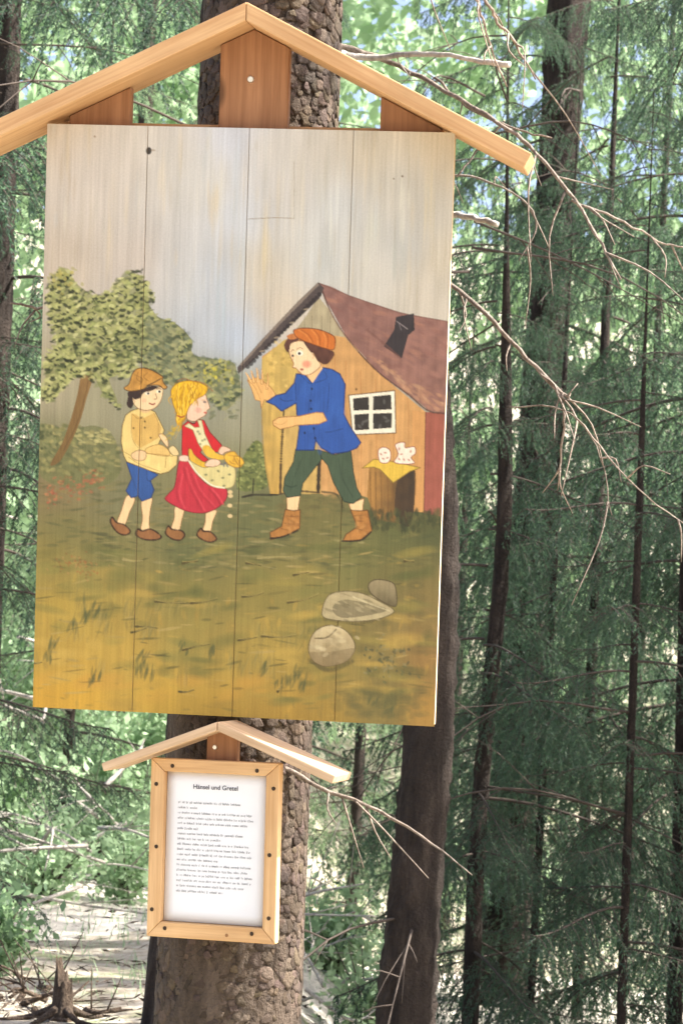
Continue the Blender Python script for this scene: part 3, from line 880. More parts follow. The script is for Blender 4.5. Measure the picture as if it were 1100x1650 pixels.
def paint_girl():
    k = crop(250, 590, 5.5); G = ID_GIRL
    for _ in range(45):
        t = prng.random(); q = k((210 - 110 * t + prng.normal(0, 22), 540 + 100 * t + prng.normal(0, 18)))[0]
        spot(q[0], q[1], 3.5, 1.5, ((188, 160, 62), (160, 140, 60))[prng.integers(2)], .5, prng.uniform(-.9, .6))
    for P in (((180, 1245), (258, 1258), (235, 1370), (212, 1455), (143, 1450), (170, 1350)), ((455, 1298), (545, 1278), (510, 1380), (488, 1468), (425, 1460), (445, 1380))):
        fill(k(*P), SKIN, G, var=.04, edge=SKIN_E, ew=1.1)
    for P in (((93, 1480), (118, 1418), (150, 1445), (235, 1460), (262, 1500), (222, 1542), (150, 1530)), ((372, 1490), (405, 1438), (430, 1462), (492, 1470), (545, 1530), (490, 1560), (405, 1530))):
        fill(k(*P), (140, 96, 56), G, var=.15, edge=(54, 36, 22), ew=2.6)
    fill(k((215, 845), (300, 850), (370, 950), (470, 1050), (622, 1080), (632, 1170), (560, 1250), (440, 1300), (300, 1290), (180, 1240), (90, 1180), (120, 1130), (175, 1060)), (188, 48, 60), G, True, .07, c2=(176, 46, 60), edge=(112, 24, 34), ew=1.5)
    for P in (((250, 900), (300, 1060), (420, 1290)), ((320, 960), (380, 1100), (520, 1260)), ((220, 960), (190, 1120), (240, 1270)), ((480, 1090), (540, 1160), (580, 1230))):
        line(k(*P), (146, 34, 46), 4, .35); line([(x + 5, y) for x, y in k(*P)], (212, 76, 86), 4, .3)
    fill(k((240, 530), (290, 488), (350, 512), (380, 468), (432, 480), (485, 585), (592, 702), (565, 760), (525, 762), (450, 640), (440, 700), (400, 765), (472, 830), (432, 852), (330, 775), (300, 730), (290, 802), (238, 802)), (192, 36, 42), G, False, .06, edge=(112, 20, 26), ew=1.3)
    fill(k((375, 478), (412, 480), (440, 600), (525, 782), (455, 795), (385, 690), (335, 565), (262, 532), (300, 505), (352, 545), (395, 540)), (216, 206, 160), G, False, .05, edge=(140, 120, 80), ew=1)
    for P in ((380, 580), (395, 600), (420, 660), (400, 690), (440, 650)):
        q = k(P)[0]; spot(q[0], q[1], 2.6, 2.2, (92, 104, 74), .7)
    fill(k((300, 742), (322, 740), (350, 790), (430, 850), (520, 862), (470, 902), (380, 890), (310, 830)), (214, 170, 56), G, var=.08, edge=(150, 116, 44), ew=1)
    fill(k((420, 720), (470, 700), (540, 770), (620, 800), (600, 830), (520, 820), (450, 790)), (212, 168, 60), G, var=.1)
    fill(k((298, 835), (380, 880), (450, 900), (560, 868), (690, 890), (712, 960), (692, 1060), (610, 1082), (500, 1062), (430, 1010), (350, 930)), (206, 192, 132), G, True, .08, edge=(146, 130, 84), ew=1.3)
    line(k((300, 840), (360, 930), (440, 1010), (520, 1062), (620, 1080)), (226, 222, 196), 3, .7)
    for P in ((450, 962), (600, 990), (505, 1012), (610, 1060), (560, 930), (660, 960)):
        q = k(P)[0]; spot(q[0], q[1], 3.2, 2.2, (90, 96, 66), .75, prng.uniform(-.6, .6))
    for P in (((612, 800), (640, 770), (700, 758), (730, 790), (772, 830), (768, 885), (700, 895), (635, 855)), ((700, 800), (760, 810), (785, 860), (740, 880))):
        fill(k(*P), (214, 168, 60), G, var=.12, grain=(5, 5), edge=(156, 110, 40), ew=1.4)
    for P in (((650, 790), (700, 800), (690, 850)), ((730, 820), (745, 850), (730, 870)), ((660, 840), (680, 860), (720, 870))):
        line(k(*P), (170, 120, 44), 1.8, .6)
    for P in ((610, 880), (620, 860), (590, 870), (640, 885)):
        q = k(P)[0]; spot(q[0], q[1], 3, 2, (86, 92, 104), .75, prng.uniform(0, 3))
    fill(k((218, 800), (260, 790), (292, 802), (292, 842), (240, 842), (215, 832)), (222, 190, 168), G, var=.05, edge=(156, 110, 90), ew=1.1)
    fill(k((560, 760), (590, 712), (640, 720), (670, 745), (620, 765), (590, 785)), (222, 188, 158), G, var=.04, edge=SKIN_E, ew=1)
    fill(k((440, 880), (480, 830), (540, 825), (580, 850), (560, 880), (500, 892)), (222, 188, 158), G, var=.04, edge=SKIN_E, ew=1)
    fill(k((298, 365), (380, 280), (442, 248), (462, 300), (484, 368), (462, 392), (448, 432), (400, 460), (350, 488), (290, 472), (283, 420)), (222, 188, 160), G, True, .03, edge=SKIN_E, ew=1.1)
    fill(k((148, 200), (200, 152), (290, 130), (400, 150), (465, 192), (435, 255), (380, 285), (310, 350), (283, 410), (252, 480), (212, 512), (190, 495), (190, 420), (160, 340), (143, 260)), (214, 168, 36), G, True, .10, (3, 14), edge=(150, 108, 30), ew=1.3)
    for P in (((200, 170), (190, 280), (220, 460)), ((260, 150), (240, 270), (240, 440)), ((320, 150), (290, 260), (270, 380)), ((380, 160), (350, 230), (300, 330)), ((290, 160), (330, 230), (340, 290))):
        line(k(*P), (168, 120, 26), 2.2, .6); line([(x + 2.4, y) for x, y in k(*P)], (234, 196, 80), 1.8, .5)
    for _ in range(90):          # loose locks over the outline and the tied tail
        t = prng.random()
        if t < .6:
            x, y = prng.uniform(150, 400), prng.uniform(140, 330)
        else:
            x, y = prng.normal(225, 26), prng.uniform(330, 540)
        q = k((x, y))[0]
        spot(q[0], q[1], prng.uniform(3, 7), prng.uniform(.8, 1.6), ((236, 200, 84), (178, 128, 28), (206, 160, 40), (150, 104, 24))[prng.integers(4)], .7, prng.uniform(1.2, 2.2))
    for P in (((430, 200), (450, 230), (425, 262)), ((400, 170), (420, 220), (395, 270)), ((360, 170), (385, 230), (360, 290)), ((150, 260), (120, 300), (150, 350)), ((210, 500), (180, 560), (120, 600)), ((230, 480), (215, 560), (170, 650))):
        line(k(*P), (200, 152, 40), 2.4, .8, taper=True)
    line(k((200, 440), (235, 452), (262, 440)), (150, 60, 40), 2.5, .7)
    line(k((200, 130), (260, 110), (330, 130), (430, 150), (515, 225)), (150, 90, 48), 2, .6)
    q = k((440, 318))[0]; spot(q[0], q[1], 3.4, 2.2, (70, 70, 74), .8); spot(q[0] - 2, q[1] - 3, 4, 1, (150, 104, 70), .6)
    q = k((385, 390))[0]; spot(q[0], q[1], 6.5, 5.5, (206, 136, 120), .5)
    q = k((445, 412))[0]; spot(q[0], q[1], 3.2, 1.9, (186, 62, 52), .85)
    line(k((283, 480), (330, 510), (350, 500)), (90, 24, 26), 2, .6)
    for P in ((665, 1115), (668, 1150), (662, 1235), (664, 1328)):
        q = k(P)[0]; spot(q[0], q[1], 4.4, 3.4, (216, 190, 140), .85, 0, 3)


def paint_man():
    j = crop(400, 680, 3.4375); k = crop(380, 500, 4.783); M = ID_MAN
    # legs
    for P in (((213, 412), (288, 405), (280, 450), (274, 495), (214, 492)), ((556, 455), (642, 422), (635, 460), (632, 495), (570, 492))):
        fill(j(*P), SKIN, M, False, .04, edge=SKIN_E, ew=1.2)
    for P in (((205, 484), (250, 492), (288, 486), (284, 590), (200, 632), (125, 652), (120, 612), (185, 578)), ((566, 488), (620, 492), (660, 488), (684, 602), (622, 652), (520, 662), (542, 622), (604, 580))):
        fill(j(*P), (166, 114, 58), M, False, .10, grain=(4, 8), edge=(92, 60, 28), ew=1.6)
    for P in (((122, 645), (190, 635), (282, 598)), ((518, 660), (620, 655), (684, 606))):
        line(j(*P), (44, 34, 24), 3.6, .85)
    for P in (((210, 520), (250, 525), (280, 520)), ((200, 560), (240, 565)), ((585, 520), (640, 515)), ((600, 550), (640, 548)), ((180, 590), (220, 600)), ((600, 590), (630, 600))):
        line(j(*P), (112, 74, 34), 1.6, .6)
    for _ in range(26):
        q = j((prng.uniform(210, 280), prng.uniform(500, 610)))[0]; spot(q[0], q[1], prng.uniform(2, 5), prng.uniform(2, 4), ((192, 142, 82), (126, 82, 40))[prng.integers(2)], .35, prng.uniform(0, 3))
        q = j((prng.uniform(590, 660), prng.uniform(500, 620)))[0]; spot(q[0], q[1], prng.uniform(2, 5), prng.uniform(2, 4), ((192, 142, 82), (126, 82, 40))[prng.integers(2)], .35, prng.uniform(0, 3))
    fill(j((262, 150), (395, 155), (408, 205), (340, 290), (302, 340), (288, 408), (215, 418), (193, 380), (202, 308), (250, 220)), (66, 82, 62), M, False, .08, edge=(34, 44, 34), ew=1.4)
    fill(j((392, 155), (480, 182), (568, 158), (582, 280), (602, 370), (628, 414), (580, 452), (528, 440), (470, 332), (440, 240), (405, 200)), (66, 82, 62), M, False, .08, edge=(34, 44, 34), ew=1.4)
    for P in (((300, 200), (260, 290), (230, 390)), ((500, 200), (520, 310), (580, 420)), ((205, 350), (240, 360), (270, 350))):
        line(j(*P), (44, 58, 44), 3, .4)
    # raised hand
    fill(k((100, 545), (125, 530), (150, 520), (175, 525), (205, 540), (225, 560), (250, 575), (265, 590), (290, 620), (310, 660), (262, 700), (220, 690), (195, 760), (190, 700), (150, 690), (120, 600), (90, 540)), (216, 168, 104), M, False, .05, edge=(150, 104, 54), ew=1.1)
    for P in (((120, 560), (95, 510), (75, 478)), ((140, 550), (128, 500), (118, 462)), ((170, 550), (168, 500), (160, 440)), ((200, 560), (205, 510), (200, 452)), ((240, 600), (248, 540), (242, 478))):
        line(k(*P), (150, 104, 54), 5.4, .9, taper=True); line(k(*P), (222, 176, 114), 4.0, .95, taper=True)
    for P in (((125, 485), (160, 560), (200, 640)), ((175, 460), (215, 560), (250, 610)), ((245, 480), (250, 560), (280, 610)), ((90, 530), (150, 600), (190, 690))):
        line(k(*P), (166, 118, 64), 1.5, .55)
    # jacket
    fill(k((465, 490), (530, 495), (585, 560), (665, 440), (740, 455), (800, 490), (842, 570), (836, 700), (830, 800), (882, 900), (962, 1020), (930, 1062), (860, 1090), (740, 1107), (660, 1062), (615, 1000), (602, 1078), (465, 1078), (490, 900), (470, 800), (465, 715), (352, 778), (300, 732), (235, 706), (310, 655), (380, 640), (450, 560)), (46, 84, 154), M, False, .06, c2=(44, 80, 150), edge=(24, 42, 86), ew=1.7)
    for P in (((720, 560), (710, 700), (700, 790)), ((590, 560), (570, 700), (560, 790)), ((600, 900), (615, 1000), (660, 1060)), ((690, 940), (740, 935), (830, 910)), ((460, 560), (465, 700)), ((500, 500), (560, 560), (590, 560)), ((665, 445), (700, 520), (610, 560)), ((340, 680), (380, 700), (450, 690))):
        line(k(*P), (28, 50, 100), 1.8, .6)
    for _ in range(24):
        q = k((prng.uniform(500, 820), prng.uniform(520, 1050)))[0]
        spot(q[0], q[1], prng.uniform(4, 9), prng.uniform(8, 20), ((56, 98, 172), (38, 70, 134))[prng.integers(2)], .25, prng.uniform(-.3, .3))
    for P in ((585, 605), (575, 697), (530, 945), (610, 985), (600, 910), (580, 760)):
        q = k(P)[0]; spot(q[0], q[1], 2.3, 2.5, (16, 26, 52), .85)
    # lower forearm
    fill(k((490, 815), (620, 786), (672, 790), (702, 850), (640, 876), (470, 886), (400, 905), (340, 917), (290, 888), (284, 855), (330, 826), (400, 820)), (218, 172, 110), M, False, .04, edge=(140, 94, 50), ew=1.3)
    line(k((300, 870), (350, 880), (400, 850)), (160, 112, 62), 1.3, .5); line(k((370, 780), (366, 820)), (40, 34, 30), 4, .8)
    # neck, head
    fill(k((555, 485), (655, 415), (668, 448), (590, 560), (560, 520)), (222, 180, 130), M, False, .04)
    fill(k((410, 270), (470, 238), (540, 250), (590, 320), (625, 380), (652, 428), (580, 490), (520, 497), (490, 472), (462, 447), (436, 440), (446, 410), (418, 350)), (228, 196, 154), M, True, .03, edge=(130, 86, 52), ew=1.2)
    fill(k((520, 235), (600, 265), (700, 298), (760, 330), (722, 400), (682, 418), (650, 402), (622, 380), (600, 330), (572, 318)), (84, 52, 42), M, True, .25, (3, 10))
    fill(k((382, 240), (410, 212), (450, 190), (485, 228), (425, 258), (408, 322), (382, 305), (372, 270)), (84, 52, 42), M, True, .25)
    fill(k((392, 200), (430, 180), (470, 190), (470, 215), (420, 225)), (180, 112, 60), M, True, .1)
    fill(k((446, 170), (455, 148), (520, 137), (620, 145), (700, 170), (758, 205), (766, 262), (750, 302), (700, 297), (600, 265), (520, 235), (470, 208)), (186, 104, 42), M, True, .10, (6, 6), edge=(104, 54, 24), ew=1.6)
    for P in (((500, 150), (560, 190), (600, 250)), ((600, 150), (640, 200), (650, 270)), ((690, 170), (710, 220), (705, 290))):
        line(k(*P), (156, 82, 30), 3, .45); line([(x - 4, y) for x, y in k(*P)], (208, 132, 66), 3, .35)
    q = k((492, 330))[0]; spot(q[0], q[1], 5.8, 4.6, (240, 230, 210), .95, 0, 3); spot(q[0] - .6, q[1] + .6, 2.6, 2.8, (44, 32, 28), 1, 0, 3)
    q = k((438, 350))[0]; spot(q[0], q[1], 2.6, 2.6, (56, 42, 36), .95)
    line(k((425, 320), (436, 305), (450, 310)), (110, 70, 46), 1.2, .7); line(k((470, 300), (495, 288), (520, 300)), (110, 70, 46), 1.2, .7)
    line(k((445, 355), (438, 410), (440, 438), (470, 440)), (160, 108, 70), 1.2, .7)
    for a, s_ in ((.5, 9), (.35, 6)):
        q = k((545, 415))[0]; spot(q[0], q[1], s_, s_ * .85, (210, 110, 90), a)
    q = k((508, 456))[0]; spot(q[0], q[1], 3.4, 2.2, (150, 46, 40), .9)
    line(k((585, 330), (600, 350), (590, 375)), (150, 100, 66), 1.2, .6)


def paint_stones():
    k = crop(40, 860, 1.571)
    for P in (((720, 320), (770, 345), (835, 320)), ((760, 215), (850, 225), (940, 195))):
        line(k(*P), (84, 76, 46), 9, .4)
    fill(k((718, 290), (732, 250), (768, 232), (812, 245), (836, 285), (815, 322), (765, 336), (730, 322)), (190, 174, 134), ID_STONE, True, .10, (8, 8), c2=(134, 116, 80), edge=(94, 80, 50), ew=1.6)
    fill(k((722, 300), (770, 300), (834, 290), (815, 322), (765, 336), (730, 322)), (122, 106, 74), ID_STONE, True, .1, alpha=.6)
    line(k((735, 265), (765, 262), (790, 240)), (84, 72, 48), 3, .7)
    for _ in range(40):
        q = k((prng.normal(775, 26), prng.normal(285, 22)))[0]
        spot(q[0], q[1], prng.uniform(3, 8), prng.uniform(2, 4), ((204, 190, 152), (110, 96, 66), (150, 134, 98))[prng.integers(3)], .3, prng.uniform(-.6, .6))
    fill(k((752, 205), (765, 160), (800, 146), (850, 150), (895, 170), (934, 195), (900, 214), (840, 222), (780, 218)), (168, 154, 116), ID_STONE, True, .1, (8, 5), edge=(96, 84, 54), ew=1.5)
    fill(k((778, 190), (800, 168), (850, 172), (918, 192), (860, 208), (800, 212)), (98, 90, 64), ID_STONE, True, .2, (6, 4), alpha=.6, c2=(66, 60, 42))
    for _ in range(40):
        q = k((prng.uniform(765, 900), prng.normal(185, 18)))[0]
        spot(q[0], q[1], prng.uniform(5, 12), prng.uniform(1.5, 3), ((128, 116, 84), (84, 76, 52), (176, 162, 124))[prng.integers(3)], .4, .3)
    line(k((830, 160), (880, 180), (925, 196)), (196, 182, 144), 3, .6)
    fill(k((870, 128), (890, 116), (930, 124), (940, 150), (938, 184), (905, 172), (875, 150)), (146, 132, 98), ID_STONE, True, .1, c2=(96, 86, 60), edge=(74, 64, 42), ew=1.6)


paint_ground_and_sky(); paint_trees(); paint_house(); paint_boy(); paint_girl(); paint_man(); paint_stones()
# saw joint across a board, knots
line([(400, 353), (440, 351), (475, 352)], (128, 112, 88), 1.6, .6)
line([(474, 260), (474, 352)], (150, 138, 116), 1.2, .5)
spot(240, 243, 5, 6.5, (34, 26, 20), .95, 0, 3); spot(247, 242, 5, 2, (120, 96, 70), .5)
spot(153, 220, 2, 2, (120, 96, 70), .8); spot(648, 284, 2, 2.2, (90, 70, 50), .9); spot(634, 288, 1.6, 1.6, (100, 80, 60), .8)

# down-sample to cell corners
pad = np.pad(canvas, ((1, 1), (1, 1), (0, 0)), mode='edge')
VC = np.zeros((GH + 1, GW + 1, 3))
for a in range(2):
    for b in range(2):
        VC += pad[a:a + CH + 1:SS, b:b + CW + 1:SS][:GH + 1, :GW + 1]
VC = VC / 4
lum = (VC * np.array([.3, .59, .11])).sum(-1, keepdims=True)
VC = np.clip(lum + (VC - lum) * 1.0 + .002, 0.004, 0.9)
CID = ids[SS//2::SS, SS//2::SS][:GH, :GW]

# ------------------------------------------------------------------ the sign
sign = empty('painted_sign', SIGN.matrix())
tag(sign, 'large plank board painted with two children, a man and a hut, under gabled roof', 'sign')
seam_px = [(238, 205, 212, 1143), (401, 208, 374, 1152), (567, 211, 541, 1162)]
seams = []
for a, b, c, d in seam_px:
    xa, xb = SIGN.loc(a, b)[0], SIGN.loc(c, d)[0]
    seams.append(int(round(((xa + xb) / 2 / BOARD_W + 0.5) * GW)))
print('SEAMS', seams)
colx = np.zeros(GW, int)
cuts = [0] + seams + [GW]
for i in range(4): colx[cuts[i]:cuts[i+1]] = i
for s_ in seams: colx[s_] = -1
GX = (np.arange(GW + 1) / GW - 0.5) * BOARD_W
GZ = (0.5 - np.arange(GH + 1) / GH) * BOARD_H
T_BOARD = 0.034


def paint_cells(name, mask, parent, extra=None):
    r, c = np.nonzero(mask)
    vid = np.stack([r * (GW+1) + c, (r+1) * (GW+1) + c, (r+1) * (GW+1) + c + 1, r * (GW+1) + c + 1], -1)
    u, inv = np.unique(vid, return_inverse=True)
    Q = inv.reshape(-1, 4)
    rr, cc = u // (GW+1), u % (GW+1)
    V = np.stack([GX[cc], np.zeros(len(u)), GZ[rr]], -1)
    return V, Q, VC[rr, cc]


def box_np(x0, x1, y0, y1, z0, z1, ch=0.0):
    bm = bmesh.new()
    bmesh.ops.create_cube(bm, size=1.0, matrix=Matrix.Translation(((x0+x1)/2, (y0+y1)/2, (z0+z1)/2)) @ Matrix.Diagonal((x1-x0, y1-y0, z1-z0, 1)))
    if ch:
        bmesh.ops.bevel(bm, geom=list(bm.edges), offset=ch, segments=2, profile=0.6, affect='EDGES')
    return bm


for i in range(4):
    mask = (colx[None] == i) & (CID == 0)
    V, Q, Cc = paint_cells('plank', mask, sign)
    o = mesh_np('plank', V, Q, M_PAINT, sign, False, Cc)
    # body of the plank behind its painted face
    xa = GX[cuts[i] + (1 if i else 0)]; xb = GX[cuts[i+1]]
    body = from_bm('wood_body', box_np(xa, xb, 0.0006, T_BOARD, -BOARD_H/2 + .0005 * i, BOARD_H/2 - 0.0007 * i, 0.0022), M_PLANKRAW, o)
for i, s_ in enumerate(seams):          # paint in the groove between two planks
    V, Q, Cc = paint_cells('groove', np.repeat((np.arange(GW) == s_)[None], GH, 0), sign)
    V[:, 1] += .0030
    o = mesh_np('groove', V, Q, M_PAINT, sign, False, Cc)
for fid, nm, lb in ((ID_TREE, 'painted_tree', 'painted leafy tree with leaning brown trunk'), (ID_HOUSE, 'painted_hut', 'painted orange hut with red roof, black chimney and white window'),
                    (ID_BOY, 'painted_boy', 'painted boy in flat cap, yellow smock and blue shorts'), (ID_GIRL, 'painted_girl', 'painted blonde girl in red dress and flowered apron'),
                    (ID_MAN, 'painted_man', 'painted man in orange beret, blue jacket and green knee breeches'), (ID_TABLE, 'painted_table', 'painted stump table with yellow cloth and pots'),
                    (ID_STONE, 'painted_stones', 'three painted stones in the painted meadow'), (ID_BUSH, 'painted_bush', 'small painted bush beside the painted hut')):
    mask = (CID == fid)
    for q_, s_ in enumerate(seams):
        if q_ < 2: mask[:, s_] = False
    V, Q, Cc = paint_cells(nm, mask, sign)
    o = mesh_np(nm, V, Q, M_PAINT, sign, False, Cc); o['label'] = lb


def prism(name, prof, y0, y1, mat, parent, ch=.0015):
    bm = bmesh.new()
    f = [bm.verts.new((x, y0, z)) for x, z in prof]; b = [bm.verts.new((x, y1, z)) for x, z in prof]
    bm.faces.new(f); bm.faces.new(b[::-1]); n = len(prof)
    for a in range(n): bm.faces.new((f[a], b[a], b[(a+1) % n], f[(a+1) % n]))
    bmesh.ops.recalc_face_normals(bm, faces=list(bm.faces))
    if ch: bmesh.ops.bevel(bm, geom=list(bm.edges), offset=ch, segments=1, affect='EDGES')
    return from_bm(name, bm, mat, parent)


def wobble(bm, a=0.0008):
    for v in bm.verts:
        v.co += Vector(rng.uniform(-a, a, 3))


RF, RB = -0.085, 0.125
ridge = SIGN.loc(397, 3, RF); lend = SIGN.loc(-62, 219, RF); rend = SIGN.loc(856, 247, RF)
TH = 0.034


def roof_under(x):
    q = lend if x < ridge[0] else rend
    d = np.array([q[0] - ridge[0], q[2] - ridge[2]]); L = np.linalg.norm(d)
    return ridge[2] + (x - ridge[0]) * d[1] / d[0] - TH * L / abs(d[0]) - .001


def upright(px0, px1, y0, y1, zbot, nm='batten'):
    a = SIGN.loc(px0, 205, y0)[0]; b = SIGN.loc(px1, 205, y0)[0]
    prof = [(a, zbot), (b, zbot), (b, roof_under(b))]
    if a < ridge[0] < b: prof.append((ridge[0], roof_under(ridge[0])))
    prof.append((a, roof_under(a)))
    return prism(nm, prof, y0, y1, M_WOODZ, sign, .002)


upright(112, 210, T_BOARD + .001, T_BOARD + .030, -.55)
upright(352, 463, T_BOARD + .001, T_BOARD + .034, -.58)
upright(612, 712, T_BOARD + .001, T_BOARD + .030, -.57)


def mitred_roof(p, l, r, thick, y0, y1, mat, parent, nm):
    """two roof boards meeting at a plumb mitre on the ridge p"""
    outs = []
    for q, sgn in ((l, -1), (r, 1)):
        d = np.array([q[0]-p[0], q[2]-p[2]]); L = np.linalg.norm(d); d /= L
        nrm = np.array([-d[1], d[0]]) * (1 if d[0] > 0 else -1)
        # profile in xz: top ridge, top end, bottom end, bottom ridge (plumb cut)
        dn = thick / abs(nrm[1])
        gap = 0.0006 * sgn
        prof = [(p[0] + gap, p[2]), (q[0], q[2]), (q[0] - nrm[0]*thick, q[2] - nrm[1]*thick), (p[0] + gap, p[2] - dn)]
        # local axes: x along the board so the grain runs with it
        ang = math.atan2(d[1], d[0])
        R = Matrix.Translation((p[0], 0, p[2])) @ Matrix.Rotation(-ang, 4, 'Y')
        Ri = R.inverted()
        bm = bmesh.new()
        fr = [bm.verts.new(Ri @ Vector((x, y0, z))) for x, z in prof]
        bk = [bm.verts.new(Ri @ Vector((x, y1, z))) for x, z in prof]
        bm.faces.new(fr); bm.faces.new(bk[::-1])
        for a in range(4):
            bm.faces.new((fr[a], bk[a], bk[(a+1) % 4], fr[(a+1) % 4]))
        bmesh.ops.recalc_face_normals(bm, faces=list(bm.faces))
        bmesh.ops.bevel(bm, geom=list(bm.edges), offset=0.0025, segments=2, profile=0.6, affect='EDGES')
        o = from_bm(nm, bm, mat, parent)
        o.matrix_local = R
        outs.append(o)
    return outs


mitred_roof(ridge, lend, rend, TH, RF, RB, M_WOODX, sign, 'roof_board')


def disc_screw(name, p, r, parent, mat, h=0.002):
    bm = bmesh.new()
    bmesh.ops.create_cone(bm, cap_ends=True, segments=12, radius1=r, radius2=r * 0.7, depth=h,
                          matrix=Matrix.Translation(p) @ Matrix.Rotation(math.radians(90), 4, 'X'))
    return from_bm(name, bm, mat, parent, False)


sp = SIGN.loc(404, 128, T_BOARD + .001)
disc_screw('screw', (sp[0], sp[1] - .002, sp[2]), .0085, sign, M_ZINC, .006)
# horizontal batten tying the boards, its raw end shows left of the left upright
l0 = SIGN.loc(80, 194, T_BOARD + .031); l1 = SIGN.loc(715, 205, T_BOARD + .031)
from_bm('cross_batten', box_np(l0[0], l1[0], T_BOARD + .036, T_BOARD + .060, BOARD_H/2 - .09, BOARD_H/2 + .012, .002), M_WOODX, sign)
from_bm('cross_batten', box_np(l0[0] + .03, l1[0] - .03, T_BOARD + .036, T_BOARD + .060, -BOARD_H/2 + .10, -BOARD_H/2 + .2, .002), M_WOODX, sign)

# ------------------------------------------------------------------ the notice in its little frame
FR_W = 0.286
FRM, FR_H, _x, _res = fit_pose([[243, 1219], [452, 1232], [442, 1520], [237, 1510]], FR_W, .38, -17.0, (-.25, 5.15, 1.5))
print('FRAME', _x.round(3), _res.round(1))
frame = empty('notice_frame', FRM.matrix())
tag(frame, 'small light wooden picture frame with its own gable roof, screwed to the trunk', 'frame')
ox0, ox1, oz0, oz1 = -FR_W/2, FR_W/2, -FR_H/2, FR_H/2
tl, br = FRM.loc(267, 1243), FRM.loc(421, 1497)
ix0, ix1, iz1, iz0 = (FRM.loc(256, 1484)[0] + tl[0]) / 2, (FRM.loc(430, 1250)[0] + br[0]) / 2, (tl[2] + FRM.loc(430, 1250)[2]) / 2, (br[2] + FRM.loc(256, 1484)[2]) / 2
FT = 0.022


e = .0004
prism('rail', [(ox0 + e, oz1), (ox1 - e, oz1), (ix1 - e, iz1), (ix0 + e, iz1)], 0, FT, M_FRAMEX, frame)
prism('rail', [(ox0 + e, oz0), (ix0 + e, iz0), (ix1 - e, iz0), (ox1 - e, oz0)], 0, FT, M_FRAMEX, frame)
prism('stile', [(ox0, oz1 - e), (ix0, iz1 - e), (ix0, iz0 + e), (ox0, oz0 + e)], 0, FT, M_FRAMEZ, frame)
prism('stile', [(ox1, oz1 - e), (ox1, oz0 + e), (ix1, iz0 + e), (ix1, iz1 - e)], 0, FT, M_FRAMEZ, frame)
from_bm('back_panel', box_np(ox0 + .004, ox1 - .004, FT + .0005, FT + .014, oz0 + .004, oz1 - .004, .001), M_FRAMEX, frame)
kf = crop(140, 1130, 2.5)
for q in ((345, 260), (685, 280), (280, 333), (752, 352), (280, 585), (735, 620), (262, 838), (732, 875), (314, 914), (664, 937)):
    p = FRM.loc(*kf(q)[0])
    disc_screw('screw', (p[0], -.0012, p[2]), .0046, frame, M_SCREW, .003)
p = FRM.loc(*kf((563, 943))[0]); disc_screw('knot', (p[0], -.0002, p[2]), .0042, frame, mat_plain('knot_brown', (.30, .15, .06)), .0012)
# upright behind, with its nail, and the little roof
t0 = FRM.loc(333, 1215, FT + .015); t1 = FRM.loc(382, 1215, FT + .015); tt = FRM.loc(350, 1180, FT + .015)
from_bm('hanger', box_np(t0[0], t1[0], FT + .015, FT + .034, oz0 + .02, tt[2], .0015), M_WOODZ, frame)
p = FRM.loc(347, 1204, FT + .015); disc_screw('nail', (p[0], p[1] - .002, p[2]), .006, frame, M_ZINC, .005)
RY0, RY1 = -.035, .085
rp, rl, rr_ = FRM.loc(350, 1163, RY0), FRM.loc(163, 1230, RY0), FRM.loc(540, 1250, RY0)
mitred_roof(rp, rl, rr_, .018, RY0, RY1, M_SHINGLE, frame, 'roof_board')

# the printed sheet
sheet = empty('paper_notice', FRM.matrix())
tag(sheet, 'white printed text sheet headed Hänsel und Gretel inside the small frame', 'notice')
V = [];
nx, nz = 10, 14
for b in range(nz + 1):
    for a in range(nx + 1):
        u, v_ = a / nx, b / nz
        V.append((ix0 + .001 + (ix1 - ix0 - .002) * u, FT - .0035 - .0012 * math.sin(math.pi * u) * (0.6 + .4 * math.sin(3 * v_)), iz0 + .001 + (iz1 - iz0 - .002) * v_))
Q = [(b*(nx+1)+a, b*(nx+1)+a+1, (b+1)*(nx+1)+a+1, (b+1)*(nx+1)+a) for b in range(nz) for a in range(nx)]
pg = mesh_np('page', V, Q, M_PAPER, sheet, True)
so = pg.modifiers.new('thickness', 'SOLIDIFY'); so.thickness = .0004; so.offset = -1
YT = FT - .0058


def text_mesh(txt, size, xc, zc, name, parent, mat, bold=0.0):
    cu = bpy.data.curves.new(name, 'FONT'); cu.body = txt; cu.size = size; cu.align_x = 'CENTER'; cu.offset = bold
    cu.extrude = .00005
    o = bpy.data.objects.new('tmp_text', cu); COL.objects.link(o)
    dg = bpy.context.evaluated_depsgraph_get()
    me = bpy.data.meshes.new_from_object(o.evaluated_get(dg))
    bpy.data.objects.remove(o)
    for v in me.vertices:
        x, y, z = v.co
        v.co = (x + xc, YT + z, y + zc)
    me.materials.append(mat); me.name = name
    return link(bpy.data.objects.new(name, me), parent)


tc_ = FRM.loc(347, 1272.5, YT); tw0 = FRM.loc(309, 1268, YT); tw1 = FRM.loc(386, 1273, YT)
wid = tw1[0] - tw0[0]
text_mesh('Hänsel und Gretel', wid / 7.9, (tw0[0] + tw1[0]) / 2, tc_[2], 'heading', sheet, M_INK, .00012)
ends = [810, 370, 915, 930, 880, 375, 820, 615, 915, 915, 905, 570, 905, 870, 910, 915, 830, 640]
tb = MB()


def mark(x0, x1, z0, z1, sl=0.0):
    tb.add([(x0, YT, z0), (x1, YT, z0), (x1 + sl, YT, z1), (x0 + sl, YT, z1)], [(0, 1, 2, 3)])


